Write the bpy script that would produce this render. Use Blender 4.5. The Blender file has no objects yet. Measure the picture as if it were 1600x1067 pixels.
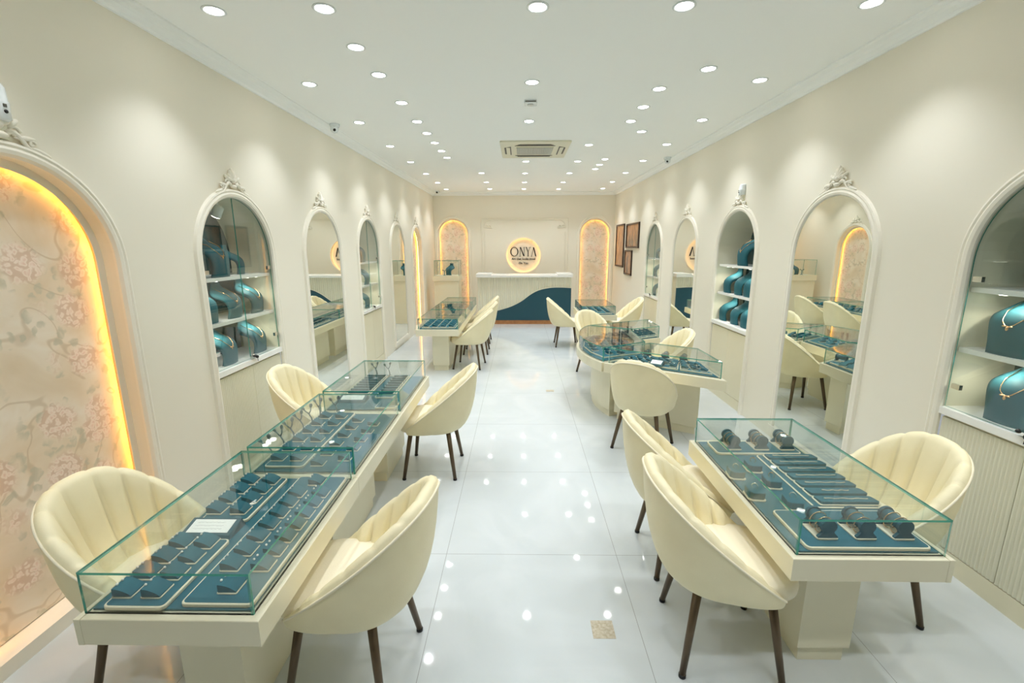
import bpy, bmesh, math, random
from mathutils import Vector, Matrix
C = bpy.context.scene
COL = C.collection
PI = math.pi
rnd = random.Random(7)

# ------------------------------------------------------------------ camera, world, exposure
XL, XR, YB, YF = -2.184, 2.404, 11.914, -1.9      # room walls
ZC, ZT = 3.032, 3.11                              # underside of the cornice, ceiling
CAM_F, CAM_P, CAM_Y, CAM_R, CAM_H = 712.088, .2071, .0168, -.0029, 1.8
cd = bpy.data.cameras.new('camera'); cam = bpy.data.objects.new('camera', cd); COL.objects.link(cam)
cd.sensor_width = 36; cd.lens = CAM_F/1600*36; cd.clip_start = .02; cd.clip_end = 60
_cp, _sp, _cy, _sy = math.cos(CAM_P), math.sin(CAM_P), math.cos(CAM_Y), math.sin(CAM_Y)
_f = Vector((-_sy*_cp, _cy*_cp, -_sp)); _r = Vector((_cy, _sy, 0)); _u = _r.cross(_f)
_c, _s = math.cos(CAM_R), math.sin(CAM_R)
_r2 = _c*_r+_s*_u; _u2 = -_s*_r+_c*_u
cam.matrix_world = Matrix(((_r2.x, _u2.x, -_f.x, 0), (_r2.y, _u2.y, -_f.y, 0), (_r2.z, _u2.z, -_f.z, CAM_H), (0, 0, 0, 1)))
C.camera = cam
w = bpy.data.worlds.new('world'); C.world = w; w.use_nodes = True
w.node_tree.nodes['Background'].inputs[0].default_value = (.9, .95, 1, 1)
w.node_tree.nodes['Background'].inputs[1].default_value = .4
vs = C.view_settings; vs.view_transform = 'Standard'; vs.look = 'None'; vs.gamma = 1; vs.use_curve_mapping = False
vs.exposure = 0.08
SPOT_W, SPOT_A, SPOT_BLEND = 30.0, 100, .75
LAMP_C = (.945, .985, 1.05)
WALL_K = 1.35
DISC_E = 30.0
LED_E = 21.0
cy = C.cycles
cy.use_denoising = True; cy.max_bounces = 18; cy.diffuse_bounces = 14; cy.glossy_bounces = 6
cy.transparent_max_bounces = 40; cy.caustics_reflective = False; cy.caustics_refractive = False
cy.sample_clamp_indirect = 6

# ------------------------------------------------------------------ materials
def lin(c): return tuple((v/12.92 if v <= .04045 else ((v+.055)/1.055)**2.4) for v in (x/255 for x in c))+(1,)
def mat(name, rgb, rough=.5, metal=0, spec=.5, bump=None, vary=None, coat=0):
    m = bpy.data.materials.new(name); m.use_nodes = True
    nt = m.node_tree; b = nt.nodes['Principled BSDF']
    b.inputs['Base Color'].default_value = lin(rgb); b.inputs['Roughness'].default_value = rough
    b.inputs['Metallic'].default_value = metal; b.inputs['Specular IOR Level'].default_value = spec
    if coat: b.inputs['Coat Weight'].default_value = coat; b.inputs['Coat Roughness'].default_value = .05
    tc = nt.nodes.new('ShaderNodeTexCoord')
    if vary:
        sc, rgb2 = vary
        n = nt.nodes.new('ShaderNodeTexNoise'); n.inputs['Scale'].default_value = sc; n.inputs['Detail'].default_value = 4
        r = nt.nodes.new('ShaderNodeValToRGB'); r.color_ramp.elements[0].position = .35; r.color_ramp.elements[1].position = .65
        r.color_ramp.elements[0].color = lin(rgb); r.color_ramp.elements[1].color = lin(rgb2)
        nt.links.new(tc.outputs['Object'], n.inputs['Vector']); nt.links.new(n.outputs['Fac'], r.inputs['Fac'])
        nt.links.new(r.outputs['Color'], b.inputs['Base Color'])
    if bump:
        sc, st = bump
        n = nt.nodes.new('ShaderNodeTexNoise'); n.inputs['Scale'].default_value = sc; n.inputs['Detail'].default_value = 3
        bp = nt.nodes.new('ShaderNodeBump'); bp.inputs['Strength'].default_value = st; bp.inputs['Distance'].default_value = .002
        nt.links.new(tc.outputs['Object'], n.inputs['Vector']); nt.links.new(n.outputs['Fac'], bp.inputs['Height'])
        nt.links.new(bp.outputs['Normal'], b.inputs['Normal'])
    return m
def emit(name, rgb, s):
    m = bpy.data.materials.new(name); m.use_nodes = True; nt = m.node_tree; nt.nodes.clear()
    o = nt.nodes.new('ShaderNodeOutputMaterial'); e = nt.nodes.new('ShaderNodeEmission')
    e.inputs[0].default_value = tuple(rgb)+(1,); e.inputs[1].default_value = s; nt.links.new(e.outputs[0], o.inputs[0])
    return m
M = {}
M['wall'] = mat('wall_paint', (234, 229, 214), .6, bump=(220, .08), spec=.3)
M['ceil'] = mat('ceiling_paint', (248, 250, 249), .7, spec=.2)
M['shopfront'] = mat('shop_front_grey', (120, 126, 124), .3)
M['trim'] = mat('trim_white', (238, 233, 219), .45)
M['cream'] = mat('cream_laminate', (226, 220, 194), .35, vary=(3, (223, 216, 189)))
M['cream2'] = mat('cream_laminate_pale', (224, 221, 200), .4)
M['white'] = mat('white_gloss', (240, 240, 236), .2)
M['leather'] = mat('cream_leather', (237, 227, 190), .5, bump=(160, .25), vary=(6, (232, 221, 183)))
M['leather_seat'] = mat('cream_leather_seat', (238, 229, 203), .48, bump=(160, .25))
M['leg'] = mat('dark_bronze_metal', (96, 80, 60), .35, metal=.5)
M['black'] = mat('black_plastic', (18, 18, 18), .4)
M['suede'] = mat('teal_suede', (42, 102, 116), .85, bump=(900, .15), spec=.25, vary=(40, (38, 96, 110)))
M['suede_d'] = mat('teal_suede_dark', (34, 84, 98), .85, bump=(900, .15), spec=.25)
M['rimcream'] = mat('cream_leatherette_edge', (232, 222, 196), .5)
M['bust'] = mat('teal_leatherette', (42, 96, 106), .62, bump=(300, .1), spec=.2)
M['tealpanel'] = mat('teal_panel', (26, 74, 88), .4)
M['backteal'] = mat('dark_teal_back_panel', (38, 66, 70), .12)
M['gold'] = mat('gold_metal', (226, 186, 140), .18, metal=1)
M['chain'] = mat('pale_gold_chain', (240, 222, 198), .35, metal=.6)
M['silver'] = mat('silver_metal', (225, 222, 214), .15, metal=1)
M['pearl'] = mat('pearl', (246, 243, 236), .2, coat=.5)
M['wood'] = mat('wood_base', (176, 122, 74), .45, vary=(12, (158, 106, 62)))
M['framewood'] = mat('dark_frame', (58, 42, 32), .4)
M['mirror'] = mat('mirror_silver', (236, 240, 234), .0, metal=1)
M['grey'] = mat('grey_plastic', (206, 208, 204), .4)
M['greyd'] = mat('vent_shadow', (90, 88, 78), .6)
M['branch'] = mat('branch_metal', (92, 120, 128), .3, metal=.4)
M['plastic'] = mat('white_plastic', (232, 238, 240), .25)
M['card'] = mat('white_card', (246, 246, 242), .6)
M['ink'] = mat('grey_ink', (150, 150, 150), .6)
M['letter'] = mat('black_letter', (28, 24, 20), .35)
M['patch'] = mat('patch_stone', (196, 188, 168), .5, vary=(60, (170, 158, 134)))
M['disc'] = emit('lamp_diffuser', (1, .985, .94), DISC_E)
M['puck'] = emit('shelf_puck', (1, .96, .82), 14)
M['led'] = emit('warm_led', (1, .46, .065), LED_E)
M['led2'] = emit('sign_led', (1, .54, .17), 12)
M['face'] = mat('sign_face', (242, 228, 206), .5)
M['spotface'] = emit('spot_face', (1, .95, .85), 8)

def glass_mat():
    m = bpy.data.materials.new('clear_glass'); m.use_nodes = True; nt = m.node_tree; nt.nodes.clear()
    o = nt.nodes.new('ShaderNodeOutputMaterial'); mx = nt.nodes.new('ShaderNodeMixShader')
    t = nt.nodes.new('ShaderNodeBsdfTransparent'); t.inputs[0].default_value = (.965, .985, .975, 1)
    g = nt.nodes.new('ShaderNodeBsdfGlossy'); g.inputs['Roughness'].default_value = 0.0
    f = nt.nodes.new('ShaderNodeFresnel'); ge = nt.nodes.new('ShaderNodeNewGeometry')
    mr = nt.nodes.new('ShaderNodeMapRange'); mr.inputs['To Min'].default_value = 1.5; mr.inputs['To Max'].default_value = 1/1.5
    nt.links.new(ge.outputs['Backfacing'], mr.inputs['Value']); nt.links.new(mr.outputs[0], f.inputs[0])
    nt.links.new(f.outputs[0], mx.inputs[0]); nt.links.new(t.outputs[0], mx.inputs[1]); nt.links.new(g.outputs[0], mx.inputs[2])
    nt.links.new(mx.outputs[0], o.inputs[0]); return m
M['glass'] = glass_mat()
def edge_mat():
    m = bpy.data.materials.new('green_glass_edge'); m.use_nodes = True; nt = m.node_tree
    b = nt.nodes['Principled BSDF']; b.inputs['Base Color'].default_value = lin((70, 168, 150)); b.inputs['Roughness'].default_value = .1
    b.inputs['Transmission Weight'].default_value = .35
    return m
M['edge'] = edge_mat()

def floor_mat():
    m = bpy.data.materials.new('glossy_floor_tiles'); m.use_nodes = True; nt = m.node_tree; N = nt.nodes; L = nt.links
    b = N['Principled BSDF']
    g = N.new('ShaderNodeNewGeometry'); s = N.new('ShaderNodeSeparateXYZ'); L.new(g.outputs['Position'], s.inputs[0])
    def grid(out, off, per):
        a = N.new('ShaderNodeMath'); a.operation = 'SUBTRACT'; L.new(out, a.inputs[0]); a.inputs[1].default_value = off-per/2
        d = N.new('ShaderNodeMath'); d.operation = 'DIVIDE'; L.new(a.outputs[0], d.inputs[0]); d.inputs[1].default_value = per
        fr = N.new('ShaderNodeMath'); fr.operation = 'FRACT'; L.new(d.outputs[0], fr.inputs[0])
        su = N.new('ShaderNodeMath'); su.operation = 'SUBTRACT'; L.new(fr.outputs[0], su.inputs[0]); su.inputs[1].default_value = .5
        ab = N.new('ShaderNodeMath'); ab.operation = 'ABSOLUTE'; L.new(su.outputs[0], ab.inputs[0])
        lt = N.new('ShaderNodeMath'); lt.operation = 'LESS_THAN'; L.new(ab.outputs[0], lt.inputs[0]); lt.inputs[1].default_value = .0014/per
        return lt
    a, c = grid(s.outputs[0], -.434, 1.009), grid(s.outputs[1], 2.397, 1.013)
    mxm = N.new('ShaderNodeMath'); mxm.operation = 'MAXIMUM'; L.new(a.outputs[0], mxm.inputs[0]); L.new(c.outputs[0], mxm.inputs[1])
    n = N.new('ShaderNodeTexNoise'); n.inputs['Scale'].default_value = 1.6; n.inputs['Detail'].default_value = 8; n.inputs['Distortion'].default_value = 1.6
    L.new(g.outputs['Position'], n.inputs['Vector'])
    r = N.new('ShaderNodeValToRGB'); r.color_ramp.elements[0].position = .42; r.color_ramp.elements[1].position = .62
    r.color_ramp.elements[0].color = lin((196, 202, 203)); r.color_ramp.elements[1].color = lin((202, 207, 208)); L.new(n.outputs['Fac'], r.inputs['Fac'])
    mix = N.new('ShaderNodeMix'); mix.data_type = 'RGBA'; L.new(mxm.outputs[0], mix.inputs['Factor']); L.new(r.outputs['Color'], mix.inputs['A'])
    mix.inputs['B'].default_value = lin((150, 152, 150)); L.new(mix.outputs['Result'], b.inputs['Base Color'])
    b.inputs['Roughness'].default_value = .045; b.inputs['Specular IOR Level'].default_value = .5
    return m
M['floor'] = floor_mat()

def wallpaper_mat():
    m = bpy.data.materials.new('floral_wallpaper'); m.use_nodes = True; nt = m.node_tree; N = nt.nodes; L = nt.links
    b = N['Principled BSDF']; b.inputs['Roughness'].default_value = .6; b.inputs['Specular IOR Level'].default_value = .25
    tc = N.new('ShaderNodeTexCoord'); co = tc.outputs['Object']
    def noise(sc, det=4, dist=0):
        n = N.new('ShaderNodeTexNoise'); n.inputs['Scale'].default_value = sc; n.inputs['Detail'].default_value = det; n.inputs['Distortion'].default_value = dist
        L.new(co, n.inputs['Vector']); return n
    def ramp(src, stops):
        r = N.new('ShaderNodeValToRGB'); e = r.color_ramp.elements
        e[0].position, e[0].color = stops[0]; e[1].position, e[1].color = stops[-1]
        for p, c in stops[1:-1]: k = e.new(p); k.color = c
        L.new(src, r.inputs['Fac']); return r
    def mix(f, a, c):
        x = N.new('ShaderNodeMix'); x.data_type = 'RGBA'; L.new(f, x.inputs['Factor'])
        for k, v in (('A', a), ('B', c)):
            if isinstance(v, tuple): x.inputs[k].default_value = v
            else: L.new(v, x.inputs[k])
        return x.outputs['Result']
    def math_(op, a, bb):
        x = N.new('ShaderNodeMath'); x.operation = op; x.use_clamp = op != 'SUBTRACT'
        for i, v in enumerate((a, bb)):
            if isinstance(v, (int, float)): x.inputs[i].default_value = v
            else: L.new(v, x.inputs[i])
        return x.outputs[0]
    W1, B1 = (1, 1, 1, 1), (0, 0, 0, 1)
    base = ramp(noise(3.2, 5, .8).outputs['Fac'], [(.3, lin((216, 200, 174))), (.5, lin((226, 214, 194))), (.68, lin((234, 228, 216)))]).outputs['Color']
    # clusters of roses: big cells, small petal cells inside
    vo = N.new('ShaderNodeTexVoronoi'); vo.inputs['Scale'].default_value = 4.4; vo.inputs['Randomness'].default_value = .75
    wob = noise(18, 2); mp = N.new('ShaderNodeMix'); mp.data_type = 'VECTOR'; mp.inputs['Factor'].default_value = .06
    L.new(co, mp.inputs['A']); L.new(wob.outputs['Color'], mp.inputs['B']); L.new(mp.outputs['Result'], vo.inputs['Vector'])
    cl = ramp(vo.outputs['Distance'], [(.30, W1), (.42, B1)]).outputs['Color']
    v2 = N.new('ShaderNodeTexVoronoi'); v2.inputs['Scale'].default_value = 38; L.new(mp.outputs['Result'], v2.inputs['Vector'])
    pet = ramp(v2.outputs['Distance'], [(.05, lin((222, 190, 174))), (.25, lin((232, 210, 196))), (.45, lin((240, 226, 214))), (.62, lin((212, 186, 166)))]).outputs['Color']
    # stems and leaves
    wv = N.new('ShaderNodeTexNoise'); wv.inputs['Scale'].default_value = 2.1; wv.inputs['Detail'].default_value = 2; wv.inputs['Distortion'].default_value = 1.2; L.new(co, wv.inputs['Vector'])
    st = math_('ABSOLUTE', math_('SUBTRACT', wv.outputs['Fac'], .5), 0)
    stem = ramp(st, [(.006, W1), (.014, B1)]).outputs['Color']
    v3 = N.new('ShaderNodeTexVoronoi'); v3.inputs['Scale'].default_value = 15; L.new(mp.outputs['Result'], v3.inputs['Vector'])
    near = ramp(st, [(.02, W1), (.07, B1)]).outputs['Color']
    leaf = math_('MULTIPLY', ramp(v3.outputs['Distance'], [(.26, W1), (.36, B1)]).outputs['Color'], near)
    leaf2 = math_('MULTIPLY', ramp(v3.outputs['Distance'], [(.3, W1), (.4, B1)]).outputs['Color'], ramp(vo.outputs['Distance'], [(.42, B1), (.5, W1), (.62, B1)]).outputs['Color'])
    c = mix(math_('MULTIPLY', stem, .5), base, lin((190, 172, 144)))
    c = mix(math_('MULTIPLY', math_('MAXIMUM', leaf, leaf2), .75), c, lin((190, 188, 168)))
    c = mix(math_('MULTIPLY', cl, .8), c, pet)
    L.new(c, b.inputs['Base Color']); return m
M['paper'] = wallpaper_mat()

def art_mat(name, a, c, seed):
    m = bpy.data.materials.new(name); m.use_nodes = True; nt = m.node_tree; N = nt.nodes; L = nt.links
    b = N['Principled BSDF']; b.inputs['Roughness'].default_value = .15
    tc = N.new('ShaderNodeTexCoord'); mp = N.new('ShaderNodeMapping'); mp.inputs['Location'].default_value = (seed, seed*2, seed); mp.inputs['Scale'].default_value = (1, 2.6, 1.2)
    L.new(tc.outputs['Object'], mp.inputs[0]); n = N.new('ShaderNodeTexNoise'); n.inputs['Scale'].default_value = 2.0; n.inputs['Detail'].default_value = 4
    L.new(mp.outputs[0], n.inputs['Vector']); r = N.new('ShaderNodeValToRGB'); e = r.color_ramp.elements
    e[0].position = .38; e[0].color = lin(a); e[1].position = .62; e[1].color = lin(c); L.new(n.outputs['Fac'], r.inputs['Fac']); L.new(r.outputs['Color'], b.inputs['Base Color'])
    return m

# ------------------------------------------------------------------ mesh helpers
class MB:
    """collects vertices and faces of ONE mesh"""
    def __init__(s): s.v = []; s.f = []; s.mi = []; s.sm = []
    def add(s, vs, fs, mi=0, smooth=False):
        o = len(s.v); s.v += [tuple(p) for p in vs]
        for k, f in enumerate(fs):
            s.f.append([i+o for i in f]); s.mi.append(mi[k] if isinstance(mi, list) else mi); s.sm.append(smooth)
        return s
    def box(s, x0, x1, y0, y1, z0, z1, mi=0):
        return s.add([(x0, y0, z0), (x1, y0, z0), (x1, y1, z0), (x0, y1, z0), (x0, y0, z1), (x1, y0, z1), (x1, y1, z1), (x0, y1, z1)],
                     [(3, 2, 1, 0), (4, 5, 6, 7), (0, 1, 5, 4), (1, 2, 6, 5), (2, 3, 7, 6), (3, 0, 4, 7)], mi)
    def loft(s, rings, closed=True, cap0=True, cap1=True, mi=0, smooth=True):
        n = len(rings[0]); vs = [p for r in rings for p in r]; fs = []
        m = n if closed else n-1
        for i in range(len(rings)-1):
            for j in range(m):
                k = (j+1) % n; fs.append((i*n+j, i*n+k, (i+1)*n+k, (i+1)*n+j))
        s.add(vs, fs, mi, smooth)
        o = len(s.v)-len(vs)
        if cap0: s.f.append([o+j for j in range(n)][::-1]); s.mi.append(mi); s.sm.append(False)
        if cap1: s.f.append([o+(len(rings)-1)*n+j for j in range(n)]); s.mi.append(mi); s.sm.append(False)
        return s
    def prism(s, poly, z0, z1, ch=0, mi=0, side_mi=None):
        """polygon (ccw) extruded in z with a small chamfer ch on both rims"""
        if ch:
            q = inset(poly, ch)
            rings = [[(x, y, z0) for x, y in q], [(x, y, z0+ch) for x, y in poly], [(x, y, z1-ch) for x, y in poly], [(x, y, z1) for x, y in q]]
        else: rings = [[(x, y, z0) for x, y in poly], [(x, y, z1) for x, y in poly]]
        n0 = len(s.f); s.loft(rings, mi=mi, smooth=False)
        if side_mi is not None:
            for k in range(n0, len(s.f)-2): s.mi[k] = side_mi
        return s
    def tube(s, pts, r, n=8, cap=True, mi=0, smooth=True):
        pts = [Vector(p) for p in pts]; rings = []; up = None
        rr = r if isinstance(r, (list, tuple)) else [r]*len(pts)
        for i, p in enumerate(pts):
            t = (pts[min(i+1, len(pts)-1)]-pts[max(i-1, 0)]).normalized()
            if up is None: up = Vector((0, 0, 1)) if abs(t.z) < .9 else Vector((1, 0, 0))
            a = t.cross(up).normalized(); b = a.cross(t); up = b
            rings.append([p+rr[i]*(math.cos(2*PI*k/n)*a+math.sin(2*PI*k/n)*b) for k in range(n)])
        return s.loft(rings, cap0=cap, cap1=cap, mi=mi, smooth=smooth)
    def ball(s, c, r, nu=10, nv=6, mi=0, rot=None):
        rx, ry, rz = r if isinstance(r, (list, tuple)) else (r, r, r); R = rot or Matrix.Identity(3); c = Vector(c)
        rings = []
        for i in range(nv+1):
            a = -PI/2+PI*i/nv; q = max(math.cos(a), .02)
            rings.append([c+R@Vector((rx*q*math.cos(2*PI*j/nu), ry*q*math.sin(2*PI*j/nu), rz*math.sin(a))) for j in range(nu)])
        return s.loft(rings, mi=mi)
    def lathe(s, prof, c=(0, 0, 0), n=20, mi=0, smooth=True, cap0=True, cap1=True):
        return s.loft([[(c[0]+r*math.cos(2*PI*j/n), c[1]+r*math.sin(2*PI*j/n), c[2]+z) for j in range(n)] for r, z in prof], mi=mi, smooth=smooth, cap0=cap0, cap1=cap1)
    def torus(s, c, R, r, ax='z', n=24, m=6, mi=0, scale=(1, 1)):
        vs = []; fs = []
        for i in range(n):
            a = 2*PI*i/n
            for j in range(m):
                b = 2*PI*j/m; q = R+r*math.cos(b); p, t, h = q*math.cos(a)*scale[0], q*math.sin(a)*scale[1], r*math.sin(b)
                vs.append({'z': (p, t, h), 'y': (p, h, t), 'x': (h, p, t)}[ax])
        vs = [(x+c[0], y+c[1], z+c[2]) for x, y, z in vs]
        for i in range(n):
            for j in range(m): fs.append((i*m+j, ((i+1) % n)*m+j, ((i+1) % n)*m+(j+1) % m, i*m+(j+1) % m))
        return s.add(vs, fs, mi, True)
    def mesh(s, name, mats):
        me = bpy.data.meshes.new(name); me.from_pydata(s.v, [], s.f); me.update()
        bm = bmesh.new(); bm.from_mesh(me); bmesh.ops.recalc_face_normals(bm, faces=bm.faces); bm.to_mesh(me); bm.free()
        for mm in (mats if isinstance(mats, (list, tuple)) else [mats]): me.materials.append(mm)
        me.polygons.foreach_set('material_index', s.mi); me.polygons.foreach_set('use_smooth', s.sm); me.update()
        return me
    def build(s, name, mats, parent=None, loc=None, rz=0):
        return put(s.mesh(name, mats), name, parent, loc, rz)
def put(me, name, parent=None, loc=None, rz=0):
    o = bpy.data.objects.new(name, me); COL.objects.link(o)
    if parent: o.parent = parent
    if loc: o.location = loc
    if rz: o.rotation_euler = (0, 0, rz)
    return o
def inset(poly, d):
    n = len(poly); out = []
    area = sum(poly[i][0]*poly[(i+1) % n][1]-poly[(i+1) % n][0]*poly[i][1] for i in range(n)); sg = 1 if area > 0 else -1
    for i in range(n):
        p0, p1, p2 = Vector(poly[i-1]), Vector(poly[i]), Vector(poly[(i+1) % n])
        a = (p1-p0).normalized(); b = (p2-p1).normalized(); na = Vector((-a.y, a.x))*sg; nb = Vector((-b.y, b.x))*sg
        m = (na+nb); m = m/max(m.dot(na), .3) if m.length > 1e-6 else na
        out.append(tuple(p1+m*d))
    return out
def rrect(x0, x1, y0, y1, r, n=4):
    out = []
    for cx, cy_, a0 in ((x1-r, y1-r, 0), (x0+r, y1-r, PI/2), (x0+r, y0+r, PI), (x1-r, y0+r, 1.5*PI)):
        for k in range(n+1): a = a0+PI/2*k/n; out.append((cx+r*math.cos(a), cy_+r*math.sin(a)))
    return out
def tag(o, label=None, cat=None, group=None, kind=None):
    if label: o['label'] = label
    if cat: o['category'] = cat
    if group: o['group'] = group
    if kind: o['kind'] = kind
    return o
def thing(name, label, cat, loc=(0, 0, 0), rz=0, group=None):
    o = bpy.data.objects.new(name, None); COL.objects.link(o); o.location = loc; o.rotation_euler = (0, 0, rz); o.empty_display_size = .05
    return tag(o, label, cat, group)
KIDS = {}
def kids(o):
    return list(o.children)
def dup(o, loc=None, rz=None, label=None, group=None, parent=None):
    c = o.copy(); COL.objects.link(c)
    if parent: c.parent = parent
    if loc is not None: c.location = loc
    if rz is not None: c.rotation_euler = (0, 0, rz)
    if label: c['label'] = label
    if group: c['group'] = group
    for ch in kids(o): dup(ch, parent=c)
    return c
ORD = ['first', 'second', 'third', 'fourth', 'fifth', 'sixth', 'seventh', 'eighth', 'ninth', 'tenth', 'eleventh', 'twelfth']

# ------------------------------------------------------------------ room shell
def strip_wall(name, to3, u0, u1, z1, holes, m):
    """one wall sheet; holes = (ua, ub, lower(u), upper(u))"""
    b = MB(); us = u0
    def q(a, c, za, zb, zc, zd): b.add([to3(a, za), to3(c, zb), to3(c, zc), to3(a, zd)], [(0, 1, 2, 3)])
    for ua, ub, lo, up in sorted(holes, key=lambda h: h[0]):
        q(us, ua, 0, 0, z1, z1); n = 40
        for i in range(n):
            t0, t1 = [(1-math.cos(PI*k/n))/2 for k in (i, i+1)]
            a, c = ua+(ub-ua)*t0, ua+(ub-ua)*t1
            q(a, c, up(a), up(c), z1, z1)
            if lo(a) > .001 or lo(c) > .001: q(a, c, 0, 0, lo(c), lo(a))
        us = ub
    q(us, u1, 0, 0, z1, z1)
    return tag(b.build(name, m), kind='structure')
AR, AN, AS = .45, .468, 1.715                                # arch opening half width and spring height on the side walls
def arch_hole(c, r, zs): return (c-r, c+r, lambda u: 0, lambda u: zs+math.sqrt(max(r*r-(u-c)**2, 0)))
LN = [2.0, 9.85]; LCAB = [3.585, 6.70]; LMIR = [5.14, 8.28]
RCAB = [8.36, 5.21, 2.055]; RMIR = [6.79, 3.635]
strip_wall('wall_left', lambda u, z: (XL, u, z), YF, YB, ZT, [arch_hole(c, AN, AS) for c in LN]+[arch_hole(c, AR, AS) for c in LCAB], M['wall'])
strip_wall('wall_right', lambda u, z: (XR, u, z), YF, YB, ZT, [arch_hole(c, AR, AS) for c in RCAB], M['wall'])
BN = [(-1.695, .40), (1.925, .40)]; BZ = 2.08
SX, SZ, SR = .102, 1.556, .452
strip_wall('wall_back', lambda u, z: (u, YB, z), XL, XR, ZT, [arch_hole(c, r, BZ) for c, r in BN] +
           [(SX-SR, SX+SR, lambda u: SZ-math.sqrt(max(SR*SR-(u-SX)**2, 0)), lambda u: SZ+math.sqrt(max(SR*SR-(u-SX)**2, 0)))], M['wall'])
strip_wall('wall_front', lambda u, z: (u, YF, z), XL, XR, ZT, [], M['shopfront'])
tag(MB().box(XL-.45, XR+.45, YF-.02, YB+.3, -.05, 0).build('floor', M['floor']), kind='structure')
tag(MB().box(XL-.02, XR+.02, YF-.02, YB+.02, ZT, ZT+.05).build('ceiling', M['ceil']), kind='structure')
def cornice(name, a, b, inw):
    a, b, inw = Vector(a), Vector(b), Vector(inw); prof = [(0, 0), (.018, 0), (.022, .018), (.05, .034), (.062, .05), (.09, .058), (.1, .066), (.1, .0781), (0, .0781)]
    rings = [[tuple(p+inw*d+Vector((0, 0, ZC+h))) for d, h in prof] for p in (a, b)]
    m = MB(); m.loft(rings, smooth=False); tag(m.build(name, M['ceil']), kind='structure')
cornice('trim_1', (XL, YF, 0), (XL, YB, 0), (1, 0, 0)); cornice('trim_2', (XR, YF, 0), (XR, YB, 0), (-1, 0, 0))
cornice('trim_3', (XL, YB, 0), (XR, YB, 0), (0, -1, 0))
# raised panel moulding on the back wall behind the counter
def back_moulding():
    b = MB(); x0, x1, z0, z1 = -.965, 1.23, .1, 2.505
    def bar(pts, r=.018):
        b.tube([(x, YB-.008, z) for x, z in pts], r, 6, smooth=False)
    cr = .17
    top = [(x0+cr+.08, z1-.06)]+[(x1-cr-.08, z1-.06)]
    bar(top, .014)
    for sx, xs in ((1, x0), (-1, x1)):
        bar([(xs, z0), (xs, z1-.02)], .010)
        bar([(xs+sx*.07, z0), (xs+sx*.07, z1-.36)], .009)
        bar([(xs+sx*(.07+(cr+.01)*(1-math.cos(a))), z1-.06-(cr)*(1-math.sin(a))) for a in [PI/2*k/8 for k in range(9)]], .013)
        bar([(xs+sx*.07, z1-.24), (xs+sx*.14, z1-.25), (xs+sx*.27, z1-.255)], .016)
        for k in range(5): b.ball((xs+sx*(.10+.035*k), YB-.012, z1-.21-.004*k+.02*(k % 2)), (.022, .012, .014), 8, 4)
    bar([(x0, z1-.02), (x1, z1-.02)], .006)
    tag(b.build('trim_4', M['wall']), kind='structure')
back_moulding()

# ------------------------------------------------------------------ arches: frames, crests, niches, mirrors, cabinets (local x = out of the wall, y = along it)
def arch_path(r, zs, z0, n=28):
    return [(-r, z0)]+[(-r*math.cos(PI*k/n), zs+r*math.sin(PI*k/n)) for k in range(n+1)]+[(r, z0)]
def arch_sweep(b, r, zs, z0, prof, mi=0, smooth=False, closed=True):
    """prof = (outward offset, depth x) loop swept round the arch"""
    n = 28; rings = []
    st = [(-1, 0, z0, True)]+[(-math.cos(PI*k/n), math.sin(PI*k/n), zs, False) for k in range(n+1)]+[(1, 0, z0, True)]
    for cx, cz, zb, _ in st: rings.append([(d, (r+o)*cx, zb+(r+o)*cz) for o, d in prof])
    return b.loft(rings, closed=closed, cap0=closed, cap1=closed, mi=mi, smooth=smooth)
FR = [(-.004, -.004), (-.004, .010), (.006, .022), (.022, .026), (.036, .018), (.044, .024), (.056, .020), (.062, .0), (.062, -.002)]
_fm = {}
def frame_mesh(r, zs, z0, lip=0):
    k = (r, zs, z0, lip)
    if k not in _fm: _fm[k] = arch_sweep(MB(), r, zs, z0, [(-lip, -.004), (-lip, .008)]+FR[2:] if lip else FR).mesh('frame', M['trim'])
    return _fm[k]
def crest_mesh():
    b = MB()
    def leaf(y, z, a, l, wd, t=.014):
        R = Matrix.Rotation(-a, 3, 'X'); b.ball((.010, y+math.sin(a)*l*.5, z+math.cos(a)*l*.5), (t, wd, l*.55), 8, 6, rot=R)
    for a, l in ((0, .075), (.35, .066), (-.35, .066), (.75, .055), (-.75, .055), (1.15, .048), (-1.15, .048)): leaf(0, .042, a, l, .011)
    b.ball((.014, 0, .045), (.018, .017, .017)); b.ball((.014, 0, .012), (.016, .03, .012))
    for s in (-1, 1):
        b.tube([(.012, s*(.02+.10*t), .018-.045*t*t+.014*math.sin(t*6)) for t in [k/10 for k in range(11)]], [.011-.006*k/10 for k in range(11)], 6)
        b.tube([(.012, s*(.052+.020*math.cos(t)*(1-t/9)), .030+.020*math.sin(t)*(1-t/9)) for t in [k*.5 for k in range(13)]], .006, 6)
        b.tube([(.012, s*(.105+.013*math.cos(t)*(1-t/9)), .000+.013*math.sin(t)*(1-t/9)) for t in [k*.5 for k in range(13)]], .005, 6)
        leaf(s*.05, .012, s*1.5, .07, .010, .010); leaf(s*.10, -.012, s*1.9, .07, .009, .010); leaf(s*.03, .04, s*.9, .05, .010)
    return b.mesh('crest', M['trim'])
CREST = crest_mesh()
def wallroot(name, label, cat, side, c, group=None):
    loc, rz = {'L': ((XL, c, 0), 0), 'R': ((XR, c, 0), PI), 'B': ((c, YB, 0), -PI/2)}[side]
    return thing(name, label, cat, loc, rz, group)
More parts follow.
